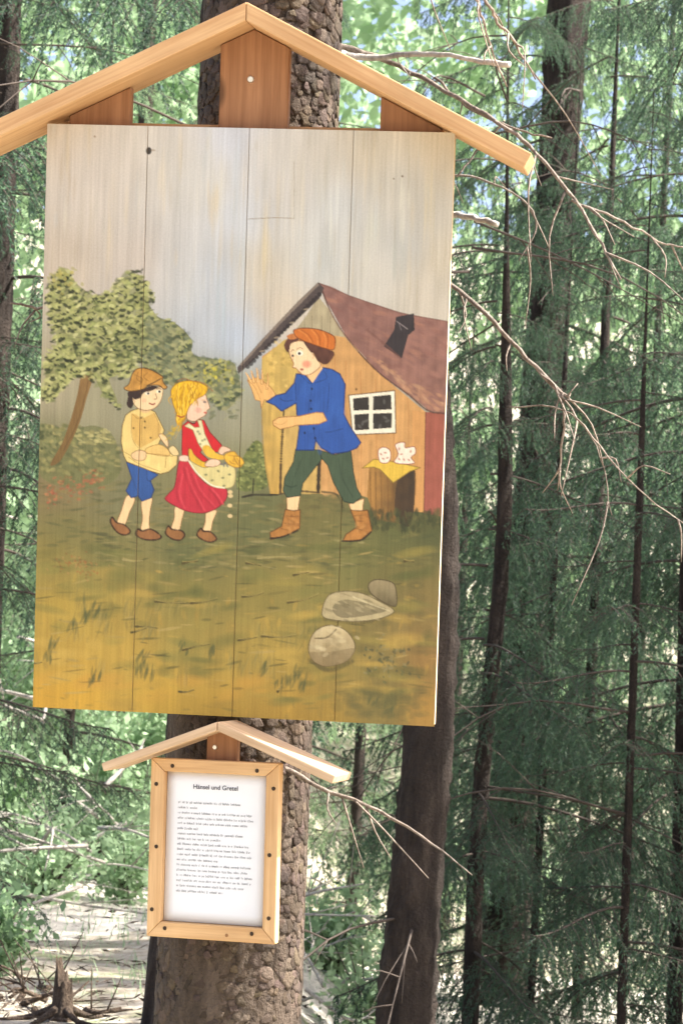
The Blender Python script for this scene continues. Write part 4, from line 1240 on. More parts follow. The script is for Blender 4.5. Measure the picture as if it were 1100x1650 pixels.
for i, eX in enumerate(ends):
    f = i / 17
    A = FRM.loc(287.5 - 3.5 * f, 1293 + 143.0 * f, YT)
    slope = .053
    B = FRM.loc(260 + eX / 6.286 + (0 if i < 11 else 0), 1293 + 143.0 * f + (eX - 170) / 6.286 * slope, YT)
    x = A[0]; z = (A[2] + B[2]) / 2 - .0008
    xh = .0029
    while x < B[0] - .004:
        for ch in range(rng.integers(2, 11)):
            wch = rng.uniform(.0011, .0019)
            up = rng.random() < .28; dnn = rng.random() < .12
            s = .00045
            mark(x, x + s, z - (.0012 if dnn else 0), z + xh * (1.7 if up else 1))
            if rng.random() < .55: mark(x + s, x + wch, z + xh - s, z + xh)
            if rng.random() < .45: mark(x + s, x + wch, z, z + s)
            if rng.random() < .6: mark(x + wch - s, x + wch, z, z + xh)
            x += wch + .0006
            if x > B[0]: break
        x += .0030
tb.build('printed_lines', M_INK, sheet, False)

# ------------------------------------------------------------------ the spruce carrying the signs


def trunk_mesh(axis, radii, seg, rings, name, mat, parent, rough=0.02, flare=0.0, seed=0, buttress=0):
    r_ = np.random.default_rng(seed)
    P = spline(axis, rings)
    R = np.interp(np.linspace(0, 1, rings), np.linspace(0, 1, len(radii)), radii)
    th = np.arange(seg) * 2 * np.pi / seg
    ph = r_.uniform(0, 6.28, 8)
    T, H = np.meshgrid(th, np.linspace(0, 1, rings))
    n = sum(np.sin(k * T + ph[k] + H * (4 + 3 * k)) / k for k in range(1, 6)) * 0.02
    n = n + r_.normal(0, rough, T.shape)
    if flare:
        fl = flare * np.exp(-H * rings / 7.0)
        n = n + fl * (1 + 0.5 * np.cos(buttress * T + ph[6]) + .3 * np.cos((buttress + 2) * T + ph[7]))
    rad = R[:, None] * (1 + n)
    V = np.stack([P[:, None, 0] + rad * np.cos(T), P[:, None, 1] + rad * np.sin(T), np.repeat(P[:, 2:3], seg, 1)], -1).reshape(-1, 3)
    i = np.arange(rings - 1)[:, None] * seg; j = np.arange(seg)[None]; k = (j + 1) % seg
    Q = np.stack([i + j, i + k, i + seg + k, i + seg + j], -1).reshape(-1, 4)
    tri = np.concatenate([Q[:, [0, 1, 2]], Q[:, [0, 2, 3]]])
    c = len(V); V = np.concatenate([V, P[-1:]])
    jj = np.arange(seg); b = (rings-1) * seg
    tri = np.concatenate([tri, np.stack([np.full(seg, c), b + jj, b + (jj+1) % seg], -1)])
    return mesh_np(name, V, tri, mat, parent, True), P, R


TR_TOP, TR_BOT = at(434, 150, 5.43), at(368, 1600, 5.57)
ddir = (TR_TOP - TR_BOT) / (TR_TOP[2] - TR_BOT[2])
zb = 0.35
axis = [TR_BOT + ddir * (zb - TR_BOT[2]), TR_BOT, (TR_TOP + TR_BOT) / 2, TR_TOP, TR_TOP + ddir * 1.2, TR_TOP + ddir * 6]
main = empty('spruce_tree', None, (float(axis[0][0]), float(axis[0][1]), float(gz(axis[0][0], axis[0][1]))))
tag(main, 'thick scaly-barked spruce trunk that carries the painted board', 'tree')
ORG = np.array(main.location)
axis_l = [p - ORG for p in axis]
trk, TP, TRR = trunk_mesh(axis_l, [.185, .160, .157, .156, .155, .15, .13, .10], 72, 150, 'trunk', M_BARK, main, .012, .35, 3, 4)

# bark scales, only pieces too many to count: one part
def bark_scales():
    r_ = np.random.default_rng(8)
    Vs, Fs, Cs = [], [], []
    n0 = 0
    zlo, zhi = 0.35, 3.6
    zz = np.interp  # axis lookup by world height
    AX = np.array([p for p in spline(axis, 200)])
    z = zlo
    row = 0
    while z < zhi:
        c = np.array([np.interp(z, AX[:, 2], AX[:, k]) for k in range(2)])
        rad = np.interp(z - ORG[2], TP[:, 2], TRR)
        npl = 40
        for q in range(npl):
            th = (q + .5 * (row % 2) + r_.uniform(-.35, .35)) * 2 * math.pi / npl
            if math.sin(th) > .45: continue          # far side of the trunk
            zc = z + r_.uniform(-.012, .012)
            k_ = r_.uniform(.5, 1.25); sx = .0165 * k_ * r_.uniform(.8, 1.2); sz = .0165 * k_ * r_.uniform(.8, 1.2)
            th0 = r_.uniform(0, 6.28)
            m = 10
            lift = r_.uniform(.0002, .0022)
            col = np.array([0.092, 0.068, 0.051]) * r_.uniform(.55, 1.45) * np.array([1, r_.uniform(.93, 1.03), r_.uniform(.85, 1.08)])
            a = np.arange(m) * 2 * math.pi / m + th0
            irr = r_.uniform(.68, 1.25, m)
            du = sx * np.cos(a) * irr; dz = sz * np.sin(a) * irr
            tilt = r_.uniform(-.03, .07)
            rows = []
            for k, (sc, h) in enumerate(((1.0, -.0022), (.94, lift), (.5, lift * 1.05))):
                hh = h + tilt * (-dz * sc) * (1 if k else .5)
                rr = rad * 1.0 + .0016 + hh
                ang = th + du * sc / rad
                rows.append(np.stack([c[0] + rr * np.cos(ang), c[1] + rr * np.sin(ang), zc + dz * sc], -1))
            cen = np.array([[c[0] + (rad + .0016 + lift * 1.1) * math.cos(th), c[1] + (rad + .0016 + lift * 1.1) * math.sin(th), zc]])
            V = np.concatenate(rows + [cen]) - ORG
            F = []
            for k in range(2):
                for b in range(m):
                    F += [(k*m+b, k*m+(b+1) % m, (k+1)*m+(b+1) % m), (k*m+b, (k+1)*m+(b+1) % m, (k+1)*m+b)]
            F += [(2*m+b, 2*m+(b+1) % m, 3*m) for b in range(m)]
            Vs.append(V); Fs.append(np.array(F) + n0); n0 += len(V)
            cc = np.repeat(col[None], len(V), 0); cc[:m] *= .8  # outer rim darkened: crevice shade painted into the scale colour
            Cs.append(cc)
        z += .0175; row += 1
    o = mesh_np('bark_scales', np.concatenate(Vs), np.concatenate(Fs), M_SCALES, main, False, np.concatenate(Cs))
    o['kind'] = 'stuff'


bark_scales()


def px_branch(pts, widths, name, parent, org, mat, seg=7, jit=.10, n=None, twigs=0, seed=0, depth_wob=0.0):
    """pts: (px, py, Y); widths in photo px"""
    r_ = np.random.default_rng(seed)
    P = np.array([at(*p) for p in pts]) - org
    S = spline(P, n or max(9, 4 * len(P)))
    S[1:-1] += r_.normal(0, .0016, S[1:-1].shape)
    Ym = np.mean([p[2] for p in pts])
    mb = MB()
    rad = [x * .85 / 2 / F_PX * Ym for x in widths]
    mb.tube(S, rad, seg, jit)
    for _ in range(twigs):
        t = r_.integers(2, len(S) - 1)
        d = S[min(t+1, len(S)-1)] - S[t-1]; d /= np.linalg.norm(d) + 1e-9
        v = r_.normal(0, 1, 3); v[2] -= .5; v -= v.dot(d) * d * .4; v /= np.linalg.norm(v)
        L = r_.uniform(.04, .24)
        e1 = S[t] + (v * .7 + d * .6) * L * .5 + r_.normal(0, .01, 3); e2 = S[t] + (v * .7 + d * .7) * L + np.array([0, 0, -.15 * L])
        mb.tube(spline([S[t], e1, e2], 7), [.0028, .001], 4)
    return mb.build(name, mat, parent, True)


Y0 = 5.45
px_branch([(520, 84, 5.45), (556, 88, 5.5), (600, 94, 5.5), (650, 88, 5.45), (710, 88, 5.4), (770, 97, 5.35), (820, 104, 5.3)], [15, 15, 12, 11, 9, 13], 'dead_branch', main, ORG, M_GREYWOOD, seed=1, twigs=1)  # pale wood paints the sun highlight onto this stub
px_branch([(520, 70, 5.45), (556, 76, 5.5), (640, 106, 5.5), (720, 148, 5.4), (812, 205, 5.3), (862, 245, 5.25), (930, 328, 5.2), (965, 388, 5.15), (1000, 450, 5.1)], [14, 13, 10, 8, 8, 7, 6, 3], 'dead_branch', main, ORG, M_DEAD, seed=2, twigs=8)
px_branch([(700, 125, 5.44), (750, 170, 5.4), (820, 205, 5.3), (888, 222, 5.2)], [6, 5, 3], 'dead_branch', main, ORG, M_DEAD, seed=3, twigs=1)
px_branch([(690, 330, 5.45), (727, 345, 5.5), (770, 352, 5.4), (800, 362, 5.35)], [14, 14, 11, 12], 'dead_branch', main, ORG, M_GREYWOOD, seed=4)  # sun on the short stub put into its pale colour
px_branch([(560, 350, 5.5), (680, 425, 5.6), (727, 458, 5.6), (790, 512, 5.5), (850, 578, 5.45), (908, 636, 5.4), (918, 634, 5.4)], [14, 11, 9, 9, 8, 7, 5], 'dead_branch', main, ORG, M_DEAD, seed=5, twigs=6)
px_branch([(905, 634, 5.4), (908, 680, 5.4), (904, 730, 5.42), (898, 790, 5.45)], [6, 5, 4, 2], 'dead_branch', main, ORG, M_DEAD, seed=6, twigs=2)
px_branch([(850, 578, 5.45), (905, 640, 5.4), (960, 710, 5.35), (1030, 790, 5.3), (1110, 850, 5.3)], [5, 4, 3, 2], 'dead_branch', main, ORG, M_DEAD, seed=7, twigs=5)
px_branch([(820, 655, 5.6), (905, 660, 5.5), (960, 720, 5.45), (985, 830, 5.4)], [3, 3, 2, 2], 'dead_branch', main, ORG, M_DEAD, seed=8, twigs=3)
px_branch([(920, 322, 5.2), (990, 352, 5.2), (1060, 388, 5.2), (1110, 402, 5.2)], [6, 5, 4, 3], 'dead_branch', main, ORG, M_DEAD, seed=9, twigs=4)
px_branch([(450, 1230, 5.42), (510, 1265, 5.42), (600, 1302, 5.4), (700, 1362, 5.3), (760, 1410, 5.25)], [10, 8, 7, 4, 2], 'dead_branch', main, ORG, M_DEAD, seed=10, twigs=4)
px_branch([(580, 300, 5.5), (733, 282, 5.6), (800, 298, 5.6), (850, 330, 5.6), (862, 370, 5.6), (835, 420, 5.6)], [7, 5, 4, 4, 2], 'dead_branch', main, ORG, M_DEAD, seed=11, twigs=4)
px_branch([(735, 285, 5.5), (770, 240, 5.5), (812, 195, 5.42)], [4, 4, 4], 'dead_branch', main, ORG, M_DEAD, seed=13)
px_branch([(420, -180, 5.4), (640, -110, 5.3), (755, -20, 5.2), (775, 30, 5.2), (792, 80, 5.2), (816, 140, 5.2)], [12, 9, 7, 6, 5, 4, 3], 'dead_branch', main, ORG, M_DEAD, seed=14, twigs=4)
px_branch([(420, -220, 5.4), (650, -160, 5.3), (775, -10, 5.2), (800, 35, 5.2), (826, 66, 5.2), (862, 128, 5.2)], [12, 9, 7, 6, 6, 5, 3], 'dead_branch', main, ORG, M_DEAD, seed=15, twigs=4)
px_branch([(330, 520, 5.45), (120, 500, 5.6), (60, 496, 5.5), (18, 488, 5.4)], [10, 8, 6, 4], 'dead_branch', main, ORG, M_DEAD, seed=16, twigs=2)

# ------------------------------------------------------------------ spruces


def needles(P, D, r_, nl, nw, spread=.62):
    """one needle triangle per sample point"""
    n = len(P)
    v = r_.normal(0, 1, (n, 3)); v -= (v * D).sum(1)[:, None] * D
    v /= np.linalg.norm(v, axis=1)[:, None] + 1e-9
    d = D * r_.uniform(.35, .9, (n, 1)) + v * spread
    d /= np.linalg.norm(d, axis=1)[:, None]
    s = np.cross(d, r_.normal(0, 1, (n, 3))); s /= np.linalg.norm(s, axis=1)[:, None] + 1e-9
    L = nl * r_.uniform(.7, 1.25, (n, 1))
    a = P - s * nw / 2; b = P + s * nw / 2; c = P + d * L
    return np.stack([a, b, c], 1).reshape(-1, 3)


def bough(r_, L, droop, dens, nl, nw, hang=1.0, twigr=.0022):
    """hanging spruce bough along +x: returns (needle verts, twig MB)"""
    nst = 26
    t = np.linspace(0, 1, nst)
    stem = np.stack([L * t, .05 * L * np.sin(3 * t + r_.uniform(0, 6)) * t, L * (.10 * t - droop * t ** 1.6 + .12 * t ** 4)], -1)
    tw = MB()
    tw.tube(stem, [.0085 * L ** .5, .003], 5)
    pts, dirs = [], []

    def sample(poly, ds):
        seg = np.diff(poly, axis=0); ln = np.linalg.norm(seg, axis=1)
        cum = np.concatenate([[0], np.cumsum(ln)])
        n = max(int(cum[-1] / ds), 2)
        s = r_.uniform(0, cum[-1], n)
        i = np.clip(np.searchsorted(cum, s) - 1, 0, len(seg) - 1)
        u = ((s - cum[i]) / (ln[i] + 1e-9))[:, None]
        pts.append(poly[i] + seg[i] * u); dirs.append(seg[i] / (ln[i][:, None] + 1e-9))

    s = .12
    while s < 1:
        p0 = np.array([np.interp(s, t, stem[:, k]) for k in range(3)])
        for sd_ in (-1, 1):
            if r_.random() < .12: continue
            ll = (.30 * L * (1 - s) ** .7 + .09) * r_.uniform(.6, 1.25)
            az = math.radians(r_.uniform(40, 75)) * sd_
            d0 = np.array([math.cos(az), math.sin(az), r_.uniform(-.35, .05)])
            u = np.linspace(0, 1, 6)[:, None]
            poly = p0 + d0 * ll * u + np.array([0, 0, -1]) * hang * ll * .75 * u ** 1.7
            tw.tube(poly, [twigr * 1.4, twigr * .6], 3, cap=False)
            sample(poly, dens)
            # hanging shoots
            q = .15
            while q < 1:
                b0 = poly[0] + (poly[-1] - poly[0]) * q + np.array([0, 0, -hang * ll * .75 * (q ** 1.7 - q)])
                l2 = r_.uniform(.08, .30) * (1.15 - .5 * q) * (0.6 + .5 * L)
                d2 = np.array([math.cos(az) * .3 + r_.normal(0, .25), math.sin(az) * .3 + r_.normal(0, .25), -r_.uniform(.5, 1.3) * hang])
                d2 /= np.linalg.norm(d2)
                sample(np.stack([b0, b0 + d2 * l2 * .5, b0 + d2 * l2 + np.array([0, 0, -.02])]), dens)
                q += .125 / ll * r_.uniform(.7, 1.4)
        s += .068 / L * r_.uniform(.7, 1.3)
    sample(stem[int(nst * .4):], dens)
    P = np.concatenate(pts); D = np.concatenate(dirs)
    return needles(P, D, r_, nl, nw), tw


def make_crown_data(seed, z0, z1, step, Lmax, dens, nl, nw, droop=.45, templates=5, hang=1.0, per=3, bare=0.0):
    r_ = np.random.default_rng(seed)
    T = [bough(r_, Lmax * f, droop * r_.uniform(.6, 1.3), dens, nl, nw, hang) for f in np.linspace(.55, 1.0, templates)]
    NV, TV, TF, nt_ = [], [], [], 0
    z = z0; az = r_.uniform(0, 6.28)
    while z < z1:
        for k in range(per):
            az += 2.399 + r_.normal(0, .25)
            if r_.random() < bare: continue
            nv, tw = T[r_.integers(len(T))]
            sc = (1 - .75 * max(0, (z - z0) / (z1 - z0 + 1e-6)) ** 2) * r_.uniform(.7, 1.1)
            ca, sa = math.cos(az), math.sin(az)
            R = np.array([[ca, -sa, 0], [sa, ca, 0], [0, 0, 1]]) * sc
            o = np.array([0, 0, z + r_.uniform(-step, step) * .5])
            NV.append(nv @ R.T + o)
            v = np.concatenate(tw.V); f = np.concatenate(tw.F)
            TV.append(v @ R.T + o); TF.append(f + nt_); nt_ += len(v)
        z += step
    NV = np.concatenate(NV)
    return NV, np.concatenate(TV), np.concatenate(TF)


def tri_mesh(name, V, F=None, mat=None, smooth=False):
    if F is None: F = np.arange(len(V)).reshape(-1, 3)
    o = mesh_np(name, V, F, mat, None, smooth)
    me = o.data
    bpy.data.objects.remove(o)
    return me


CROWNS = []
for seed, z0, z1, step, Lm, dens, nl, nw, dr, hg, per in ((21, .1, 6.2, .42, 1.45, .0068, .027, .0078, .50, 1.2, 3), (22, .1, 6.2, .48, 1.8, .0078, .028, .0085, .60, 1.4, 3),
                                                       (23, .2, 9, .62, 2.1, .011, .036, .012, .5, 1.3, 2), (24, .1, 5, .22, 1.0, .010, .024, .0068, .30, .8, 2)):
    nv, tv, tf = make_crown_data(seed, z0, z1, step, Lm, dens, nl, nw, dr, 5, hg, per)
    mn = tri_mesh('crown_needles', nv, None, None); mt = tri_mesh('crown_twigs', tv, tf, M_TWIG, True)
    print('CROWN', seed, len(nv) // 3, len(tf))
    CROWNS.append((mn, mt))


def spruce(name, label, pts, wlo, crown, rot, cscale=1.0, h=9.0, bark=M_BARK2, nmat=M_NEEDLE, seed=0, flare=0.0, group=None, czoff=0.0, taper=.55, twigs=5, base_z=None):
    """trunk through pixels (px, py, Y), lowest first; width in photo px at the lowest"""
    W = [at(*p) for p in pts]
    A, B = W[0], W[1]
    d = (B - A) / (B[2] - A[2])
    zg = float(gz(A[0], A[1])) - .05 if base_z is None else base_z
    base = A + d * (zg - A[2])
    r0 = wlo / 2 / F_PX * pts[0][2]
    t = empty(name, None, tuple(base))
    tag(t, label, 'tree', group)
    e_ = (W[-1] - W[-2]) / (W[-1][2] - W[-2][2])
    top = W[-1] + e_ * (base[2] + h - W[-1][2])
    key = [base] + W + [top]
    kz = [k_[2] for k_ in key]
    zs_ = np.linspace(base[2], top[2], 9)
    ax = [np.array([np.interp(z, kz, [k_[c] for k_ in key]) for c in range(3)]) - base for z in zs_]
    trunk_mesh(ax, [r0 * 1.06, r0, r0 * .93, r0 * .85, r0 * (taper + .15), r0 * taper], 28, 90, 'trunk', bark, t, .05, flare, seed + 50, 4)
    r_ = np.random.default_rng(seed + 900)
    if twigs:
        for _ in range(twigs):
            mb = MB()
            z = r_.uniform(.4, 5); az = r_.uniform(0, 6.28); L = r_.uniform(.3, 1.3)
            p0 = d * z; dd = np.array([math.cos(az), math.sin(az), r_.uniform(-.35, .15)])
            S = spline([p0, p0 + dd * L * .5 + r_.normal(0, .03, 3), p0 + dd * L + np.array([0, 0, -.2 * L])], 9)
            mb.tube(S, [.006, .0015], 4)
            for _k in range(6):
                i = r_.integers(2, 8); v = r_.normal(0, 1, 3); v[2] -= .4; v /= np.linalg.norm(v)
                l = r_.uniform(.08, .35)
                mb.tube(spline([S[i], S[i] + (v + dd) * l * .4, S[i] + (v + dd) * l * .7 + np.array([0, 0, -.1 * l])], 5), [.003, .001], 3)
            mb.build('dead_branch', M_TWIG, t, True)
    if crown is not None:
        mn, mt = CROWNS[crown]
        sh = Matrix(((1, 0, d[0], 0), (0, 1, d[1], 0), (0, 0, 1, 0), (0, 0, 0, 1)))
        M = Matrix.Translation((0, 0, czoff)) @ sh @ Matrix.Rotation(rot, 4, 'Z') @ Matrix.Scale(cscale, 4)
        o = bpy.data.objects.new('crown', mn)
        if not mn.materials: mn.materials.append(None)
        link(o, t); o.matrix_local = M
        o.material_slots[0].link = 'OBJECT'; o.material_slots[0].material = nmat
        o2 = link(bpy.data.objects.new('crown_twigs', mt), o)
    return t


G1 = 'spruces standing behind the painted sign'
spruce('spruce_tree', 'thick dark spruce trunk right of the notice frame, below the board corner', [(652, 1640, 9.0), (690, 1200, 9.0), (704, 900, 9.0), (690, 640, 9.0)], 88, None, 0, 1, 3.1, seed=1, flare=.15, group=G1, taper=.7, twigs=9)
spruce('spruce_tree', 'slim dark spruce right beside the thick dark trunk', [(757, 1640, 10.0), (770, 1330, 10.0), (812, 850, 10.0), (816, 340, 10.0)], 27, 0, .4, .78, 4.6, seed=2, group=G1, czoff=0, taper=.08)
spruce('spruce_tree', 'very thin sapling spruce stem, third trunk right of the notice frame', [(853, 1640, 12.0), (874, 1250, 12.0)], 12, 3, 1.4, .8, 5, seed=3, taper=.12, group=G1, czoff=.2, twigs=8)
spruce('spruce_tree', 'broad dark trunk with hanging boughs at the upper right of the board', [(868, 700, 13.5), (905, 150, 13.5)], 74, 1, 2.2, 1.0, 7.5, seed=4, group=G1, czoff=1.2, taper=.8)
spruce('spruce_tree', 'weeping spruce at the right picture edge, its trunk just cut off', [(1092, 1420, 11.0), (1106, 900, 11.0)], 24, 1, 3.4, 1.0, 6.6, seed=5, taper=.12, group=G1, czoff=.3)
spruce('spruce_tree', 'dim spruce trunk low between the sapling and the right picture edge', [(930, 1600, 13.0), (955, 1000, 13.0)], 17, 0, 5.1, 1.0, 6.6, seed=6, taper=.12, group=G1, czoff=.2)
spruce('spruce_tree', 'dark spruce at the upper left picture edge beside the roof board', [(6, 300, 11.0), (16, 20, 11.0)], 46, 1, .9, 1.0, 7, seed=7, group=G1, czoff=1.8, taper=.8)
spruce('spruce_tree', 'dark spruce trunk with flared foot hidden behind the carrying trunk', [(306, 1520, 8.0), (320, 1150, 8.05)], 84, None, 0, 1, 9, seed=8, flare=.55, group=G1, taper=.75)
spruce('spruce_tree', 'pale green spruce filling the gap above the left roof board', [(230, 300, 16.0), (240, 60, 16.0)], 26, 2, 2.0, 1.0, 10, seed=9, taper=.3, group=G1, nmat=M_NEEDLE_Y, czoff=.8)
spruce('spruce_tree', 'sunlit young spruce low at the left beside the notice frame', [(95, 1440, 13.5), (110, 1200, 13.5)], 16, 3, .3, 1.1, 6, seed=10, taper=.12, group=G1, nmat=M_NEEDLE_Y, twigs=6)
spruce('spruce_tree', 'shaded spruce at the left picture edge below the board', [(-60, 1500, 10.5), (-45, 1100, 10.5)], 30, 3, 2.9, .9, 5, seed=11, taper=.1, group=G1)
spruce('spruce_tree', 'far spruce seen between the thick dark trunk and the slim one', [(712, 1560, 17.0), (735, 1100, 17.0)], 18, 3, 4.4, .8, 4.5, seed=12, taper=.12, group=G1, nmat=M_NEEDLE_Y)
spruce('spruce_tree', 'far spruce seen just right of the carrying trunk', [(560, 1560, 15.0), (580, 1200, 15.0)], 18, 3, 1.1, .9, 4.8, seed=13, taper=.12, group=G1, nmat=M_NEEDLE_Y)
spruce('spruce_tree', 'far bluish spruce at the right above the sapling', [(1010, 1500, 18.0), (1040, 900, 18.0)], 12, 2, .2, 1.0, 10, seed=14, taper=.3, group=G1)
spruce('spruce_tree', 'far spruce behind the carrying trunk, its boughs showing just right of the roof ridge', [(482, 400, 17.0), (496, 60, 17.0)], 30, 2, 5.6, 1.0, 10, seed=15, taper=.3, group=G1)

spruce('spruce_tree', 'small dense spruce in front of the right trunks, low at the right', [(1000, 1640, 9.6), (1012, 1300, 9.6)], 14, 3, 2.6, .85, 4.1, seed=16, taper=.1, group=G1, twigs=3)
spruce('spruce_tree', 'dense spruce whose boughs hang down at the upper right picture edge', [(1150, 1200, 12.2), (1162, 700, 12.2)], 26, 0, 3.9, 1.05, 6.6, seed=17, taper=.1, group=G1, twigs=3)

# ------------------------------------------------------------------ sunlit wood beyond


def leaf_mass():
    r_ = np.random.default_rng(77)
    n = 140000
    Vs = []
    # clumps on the rising slope
    ncl = 420
    cx = r_.uniform(-9, 9, ncl); cy = r_.uniform(20, 36, ncl)
    hh = r_.uniform(.2, 12.5, ncl)
    cz = gz(cx, cy) + hh
    rad = r_.uniform(.5, 1.3, ncl)
    k = r_.integers(0, ncl, n)
    u = r_.normal(0, 1, (n, 3)); u /= np.linalg.norm(u, axis=1)[:, None]
    u *= (r_.random((n, 1)) ** .4)
    c = np.stack([cx, cy, cz], -1)[k] + u * rad[k][:, None] * np.array([1, 1, .75])
    a = r_.normal(0, 1, (n, 3)); a /= np.linalg.norm(a, axis=1)[:, None]
    b = np.cross(a, r_.normal(0, 1, (n, 3))); b /= np.linalg.norm(b, axis=1)[:, None]
    s = r_.uniform(.06, .13, (n, 1))
    V = np.stack([c - a * s, c + b * s * .45, c + a * s, c - b * s * .45], 1).reshape(-1, 3)
    o = mesh_np('distant_wood', V, np.arange(len(V)).reshape(-1, 4), M_LEAF)
    tag(o, 'bright sunlit wood on the slope beyond the spruces', 'wood', kind='stuff')


leaf_mass()

# ------------------------------------------------------------------ clearing: stump, brush, bushes


def stump(name, label, px, py, Y, wpx, hpx, mat, jag=.5, seed=0, roots=5):
    r_ = np.random.default_rng(seed)
    b = at(px, py, Y); s = Y / F_PX
    R, H = wpx / 2 * s, hpx * s
    t = empty(name, None, tuple(b)); tag(t, label, 'stump')
    seg, rings = 28, 16
    V = []
    prof = r_.uniform(1 - jag, 1, seg); prof = (prof + np.roll(prof, 1)) / 2
    ph = r_.uniform(0, 6.28)
    for i in range(rings):
        f = i / (rings - 1)
        for j in range(seg):
            th = j * 2 * math.pi / seg
            top = prof[j] * (0.62 + .38 * (.5 + .5 * math.cos(th - 2.4))) if jag > .1 else 1.0
            r = R * (1 + .9 * math.exp(-f * 5) * (1 + .4 * math.cos(4 * th + ph)) - .25 * f * (jag > .1)) * (1 + r_.normal(0, .03))
            V.append((r * math.cos(th), r * math.sin(th), f * H * top - .05))
    V = np.array(V)
    F = [(i*seg+j, i*seg+(j+1) % seg, (i+1)*seg+(j+1) % seg, (i+1)*seg+j) for i in range(rings-1) for j in range(seg)]
    mb = MB(); mb.add(V, F)
    tp = V[-seg:].mean(0) * np.array([1, 1, .8 if jag > .1 else 1.0])
    mb.add(np.concatenate([V[-seg:], tp[None]]), [(j, (j+1) % seg, seg) for j in range(seg)])
    mb.build('stump_body', mat, t, jag < .1)
    for q in range(roots):
        az = q * 6.28 / max(roots, 1) + r_.uniform(-.3, .3); L = R * r_.uniform(3, 6)
        P = [np.array([math.cos(az) * R * .7, math.sin(az) * R * .7, H * .16])]
        for f in (.35, .7, 1.0):
            x, y = math.cos(az + .4 * f) * (R + L * f), math.sin(az + .4 * f) * (R + L * f)
            P.append(np.array([x, y, float(gz(b[0] + x, b[1] + y)) - b[2] + .02 * (1 - f)]))
        m2 = MB(); m2.tube(spline(P, 12), [R * .38, R * .2, R * .06], 7, .12)
        m2.build('root', mat, t)
    return t


def on_ground(px, py):
    """where the pixel ray meets the terrain"""
    d = ray(px, py)
    for Y in np.linspace(4, 60, 1200):
        p = CAM + d * (Y / d[1])
        if p[2] <= gz(p[0], p[1]): return p
    return at(px, py, 14)


for q in ((100, 1645), (230, 1630), (60, 1500), (810, 1640), (550, 1600)):
    print('GROUND', q, on_ground(*q).round(2))
gy = on_ground(100, 1648)
stump('tree_stump', 'jagged dark rotten stump with roots at the lower left corner', 100, 1650, gy[1], 36, 150, M_STUMP, .5, 4, 6)
g2 = on_ground(822, 1660)
stump('tree_stump', 'grey weathered cut stump at the bottom between slim trunk and sapling', 826, 1668, 14.0, 52, 66, M_GREYWOOD, .0, 5, 3)
stump('tree_stump', 'smaller grey cut stump just left of the wider grey stump', 782, 1668, 14.3, 30, 60, M_GREYWOOD, .0, 6, 3)


def brush(name, label, cx, cy, Y, spread, n, seed, mat=M_GREYWOOD, lmin=.4, lmax=1.3, up=.5, dz=0.0, cat='brushwood'):
    r_ = np.random.default_rng(seed)
    b = at(cx, cy, Y); b = np.array([b[0], b[1], float(gz(b[0], b[1]))]) if dz == 0 else b
    t = empty(name, None, tuple(b)); tag(t, label, cat)
    for _ in range(n):
        p = np.array([r_.normal(0, spread), r_.normal(0, spread * .6), 0])
        p[2] = float(gz(b[0] + p[0], b[1] + p[1])) - b[2] + abs(r_.normal(0, up * .4))
        az = r_.uniform(0, 6.28); L = r_.uniform(lmin, lmax)
        d = np.array([math.cos(az), math.sin(az) * .6, r_.uniform(-.15, .5)])
        S = spline([p, p + d * L * .5 + r_.normal(0, .05, 3), p + d * L + np.array([0, 0, -.12 * L])], 9)
        mb = MB(); mb.tube(S, [r_.uniform(.006, .014), .003], 5)
        for _k in range(4):
            i = r_.integers(2, 8); v = r_.normal(0, 1, 3); v /= np.linalg.norm(v); l = r_.uniform(.1, .35)
            mb.tube(spline([S[i], S[i] + (v + d) * l * .4, S[i] + (v + d) * l * .75], 5), [.004, .0015], 3)
        mb.build('stick', mat, t)
    return t


brush('dead_brush', 'tangle of pale dead branches at the left edge below the board', 30, 1440, 11.5, .35, 26, 1, up=1.0)
brush('dead_brush', 'pale dead branches lying just right of the carrying trunk foot', 540, 1600, 11.0, .22, 18, 2, up=.5, lmin=.3, lmax=.8)
brush('dead_brush', 'low scatter of dark sticks round the rotten stump', 50, 1640, 8.6, .16, 12, 3, M_STUMP, .15, .45, .08)
brush('dead_brush', 'sunlit bare branches under the lower left corner of the board', 70, 1240, 12.5, .25, 16, 4, up=1.9, lmin=.3, lmax=.9)


def bush(name, label, px, py, Y, w_, h_, n, mat, seed, size=(.015, .04)):
    r_ = np.random.default_rng(seed)
    b = at(px, py, Y); b[2] = float(gz(b[0], b[1]))
    t = empty(name, None, tuple(b)); tag(t, label, 'bush')
    mb = MB(); tips = []
    for _ in range(16):
        az = r_.uniform(0, 6.28); e = np.array([math.cos(az) * w_ * r_.uniform(.2, 1), math.sin(az) * w_ * r_.uniform(.2, 1), h_ * r_.uniform(.4, 1)])
        S = spline([np.zeros(3), e * np.array([.3, .3, .55]), e], 10); mb.tube(S, [.008, .002], 4); tips.append(S[4:])
    mb.build('stem', M_TWIG, t)
    T = np.concatenate(tips)
    c = T[r_.integers(0, len(T), n)] + r_.normal(0, .07, (n, 3))
    a = r_.normal(0, 1, (n, 3)); a /= np.linalg.norm(a, axis=1)[:, None]
    q = np.cross(a, r_.normal(0, 1, (n, 3))); q /= np.linalg.norm(q, axis=1)[:, None]
    s = r_.uniform(*size, (n, 1))
    V = np.stack([c - a * s, c + q * s * .5, c + a * s, c - q * s * .5], 1).reshape(-1, 3)
    mesh_np('foliage', V, np.arange(len(V)).reshape(-1, 4), mat, t)
    return t


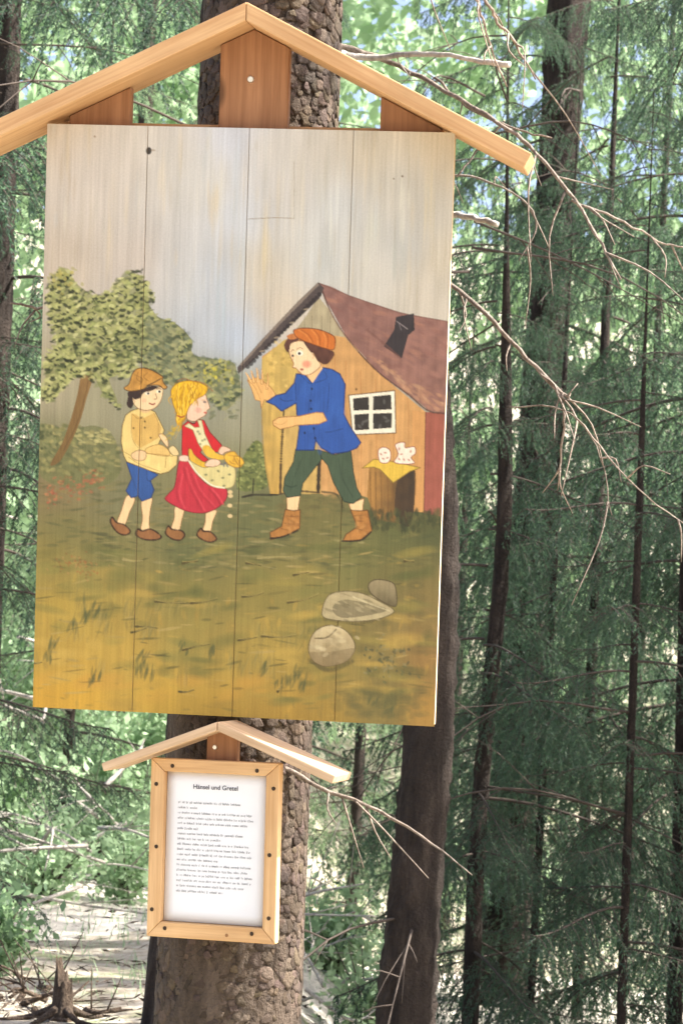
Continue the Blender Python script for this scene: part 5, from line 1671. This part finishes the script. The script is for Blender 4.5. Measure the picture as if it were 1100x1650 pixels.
bush('leafy_bush', 'low leafy bush at the far edge of the bright clearing, lower left', 110, 1500, 15.0, .35, .45, 1500, M_LEAF, 1)
bush('leafy_bush', 'small bright bush right of the carrying trunk near the dead branches', 540, 1520, 13.0, .25, .5, 1500, M_LEAF, 2)
bush('leafy_bush', 'yellow green bush between the slim trunk and the sapling, low', 810, 1590, 16.0, .35, .7, 1600, M_LEAF, 3)
bush('leafy_bush', 'leafy bush beside the left edge of the notice frame foot', 225, 1500, 14.5, .2, .4, 900, M_LEAF, 4)

# unseen spruces right of the picture, added to shade the trunk foot and background
spruce('spruce_tree', 'unseen young spruce added for shade just outside the right picture edge', [(1850, 1640, 6.0), (1852, 1200, 6.0)], 24, 3, .8, .62, 3.0, seed=31, taper=.1, group=G1, twigs=0)
for i, (x, y, cr, rt, sc, lb) in enumerate(((2.9, 8.7, 2, .4, .9, 'nearest'), (2.8, 10.2, 1, 1.9, 1.25, 'second'), (4.8, 9.4, 2, 5.1, 1.25, 'third'), (4.3, 11.4, 2, .9, 1.1, 'farthest'))):
    q = proj(np.array([[x, y, 1.5], [x, y, 3.0]]))
    spruce('spruce_tree', lb + ' unseen tall spruce added for shade outside the right picture edge', [(q[0][0], q[0][1], y), (q[1][0], q[1][1], y)], 90, cr, rt, sc, 9.0 * sc, seed=40 + i, taper=.1, group=G1, twigs=0, czoff=.6)

# living crown of the carrying spruce, above the picture
mn, mt = CROWNS[2]
cr = link(bpy.data.objects.new('crown', mn), main)
cr.matrix_local = Matrix.Translation((float(ddir[0]) * 3.7, float(ddir[1]) * 3.7, 3.7)) @ Matrix.Rotation(0.2, 4, 'Z') @ Matrix.Scale(.85, 4)
cr.material_slots[0].link = 'OBJECT'; cr.material_slots[0].material = M_NEEDLE
link(bpy.data.objects.new('crown_twigs', mt), cr)

# undergrowth on the sunny bank
for i, (x, y, w_, h_, lb) in enumerate(((-1.75, 12.6, .5, .9, 'tall leafy bush at the left picture edge on the sunny bank'), (-1.25, 15.2, .6, 1.2, 'leafy bush behind the sunny bank between the left edge and the frame'),
                                       (-.75, 16.2, .5, 1.0, 'leafy bush behind the sunny bank close to the notice frame'), (-2.0, 17.5, .8, 2.0, 'high leafy shrub far left beyond the sunny bank'), (-1.0, 18.5, .8, 2.2, 'high pale shrub beyond the sunny bank left of the frame roof'))):
    q = proj(np.array([[x, y, float(gz(x, y))]]))[0]
    bush('leafy_bush', lb, q[0], q[1], y, w_, h_, int(3000 * h_), M_LEAF, 20 + i, (.02, .05))


def grass_patch():
    r_ = np.random.default_rng(5)
    n = 14000
    x = r_.uniform(-3, 3, n); y = r_.uniform(8.5, 17, n)
    keep = (np.sin(x * 2.3 + y) + np.sin(y * 1.7 - x * 1.1) + r_.normal(0, .6, n)) > .3
    x, y = x[keep], y[keep]; n = len(x)
    P = np.stack([x, y, gz(x, y) - .005], -1)
    az = r_.uniform(0, 6.28, n); h = r_.uniform(.03, .10, n)
    lean = np.stack([np.cos(az) * h * .5, np.sin(az) * h * .5, h], -1)
    sd_ = np.stack([-np.sin(az), np.cos(az), 0 * az], -1) * .0028
    V = np.stack([P - sd_, P + sd_, P + lean], 1).reshape(-1, 3)
    o = mesh_np('grass', V, np.arange(len(V)).reshape(-1, 3), M_LEAF)
    tag(o, 'thin grass on the sunny forest floor', 'grass', kind='stuff')


grass_patch()


def litter():
    r_ = np.random.default_rng(9)
    n = 9000
    x = r_.uniform(-3, 2.5, n); y = 8 + 8 * r_.random(n) ** 1.4
    P = np.stack([x, y, gz(x, y) + .03], -1)
    az = r_.uniform(0, 6.28, n); L = r_.uniform(.008, .04, n); wd = r_.uniform(.0015, .0045, n)
    a = np.stack([np.cos(az) * L, np.sin(az) * L, r_.normal(0, .25, n) * L], -1)
    b = np.stack([-np.sin(az) * wd, np.cos(az) * wd, r_.normal(0, .6, n) * wd], -1)
    V = np.stack([P - a, P + b, P + a, P - b], 1).reshape(-1, 3)
    o = mesh_np('needle_litter', V, np.arange(len(V)).reshape(-1, 4), M_STUMP)
    tag(o, 'dead needles, cones and bits of bark scattered on the bank', 'litter', kind='stuff')


litter()
for i, (px, py, y, w_, h_, lb) in enumerate(((35, 1520, 12.2, .22, .38, 'low green bush nearest the left edge on the bright ground'), (150, 1500, 13.2, .24, .42, 'low green bush midway between the left edge and the notice frame'))):
    bush('leafy_bush', lb, px, py, y, w_, h_, 1300, M_LEAF, 60 + i, (.014, .035))
for i, (px, py, y, w_, h_, m_, lb) in enumerate(((-15, 1600, 9.3, .16, .30, M_NEEDLE_Y, 'dark green low bush in the lower left corner beside the rotten stump'), (75, 1560, 11.6, .25, .30, M_LEAF, 'sunlit herb clump just behind the rotten stump'), (195, 1560, 12.0, .2, .34, M_LEAF, 'sunlit herb clump between the rotten stump and the carrying trunk'), (590, 1620, 11.0, .2, .5, M_LEAF, 'sunlit herb clump left of the thick dark trunk foot'))):
    bush('leafy_bush', lb, px, py, y, w_, h_, 1100, m_, 70 + i, (.012, .03))
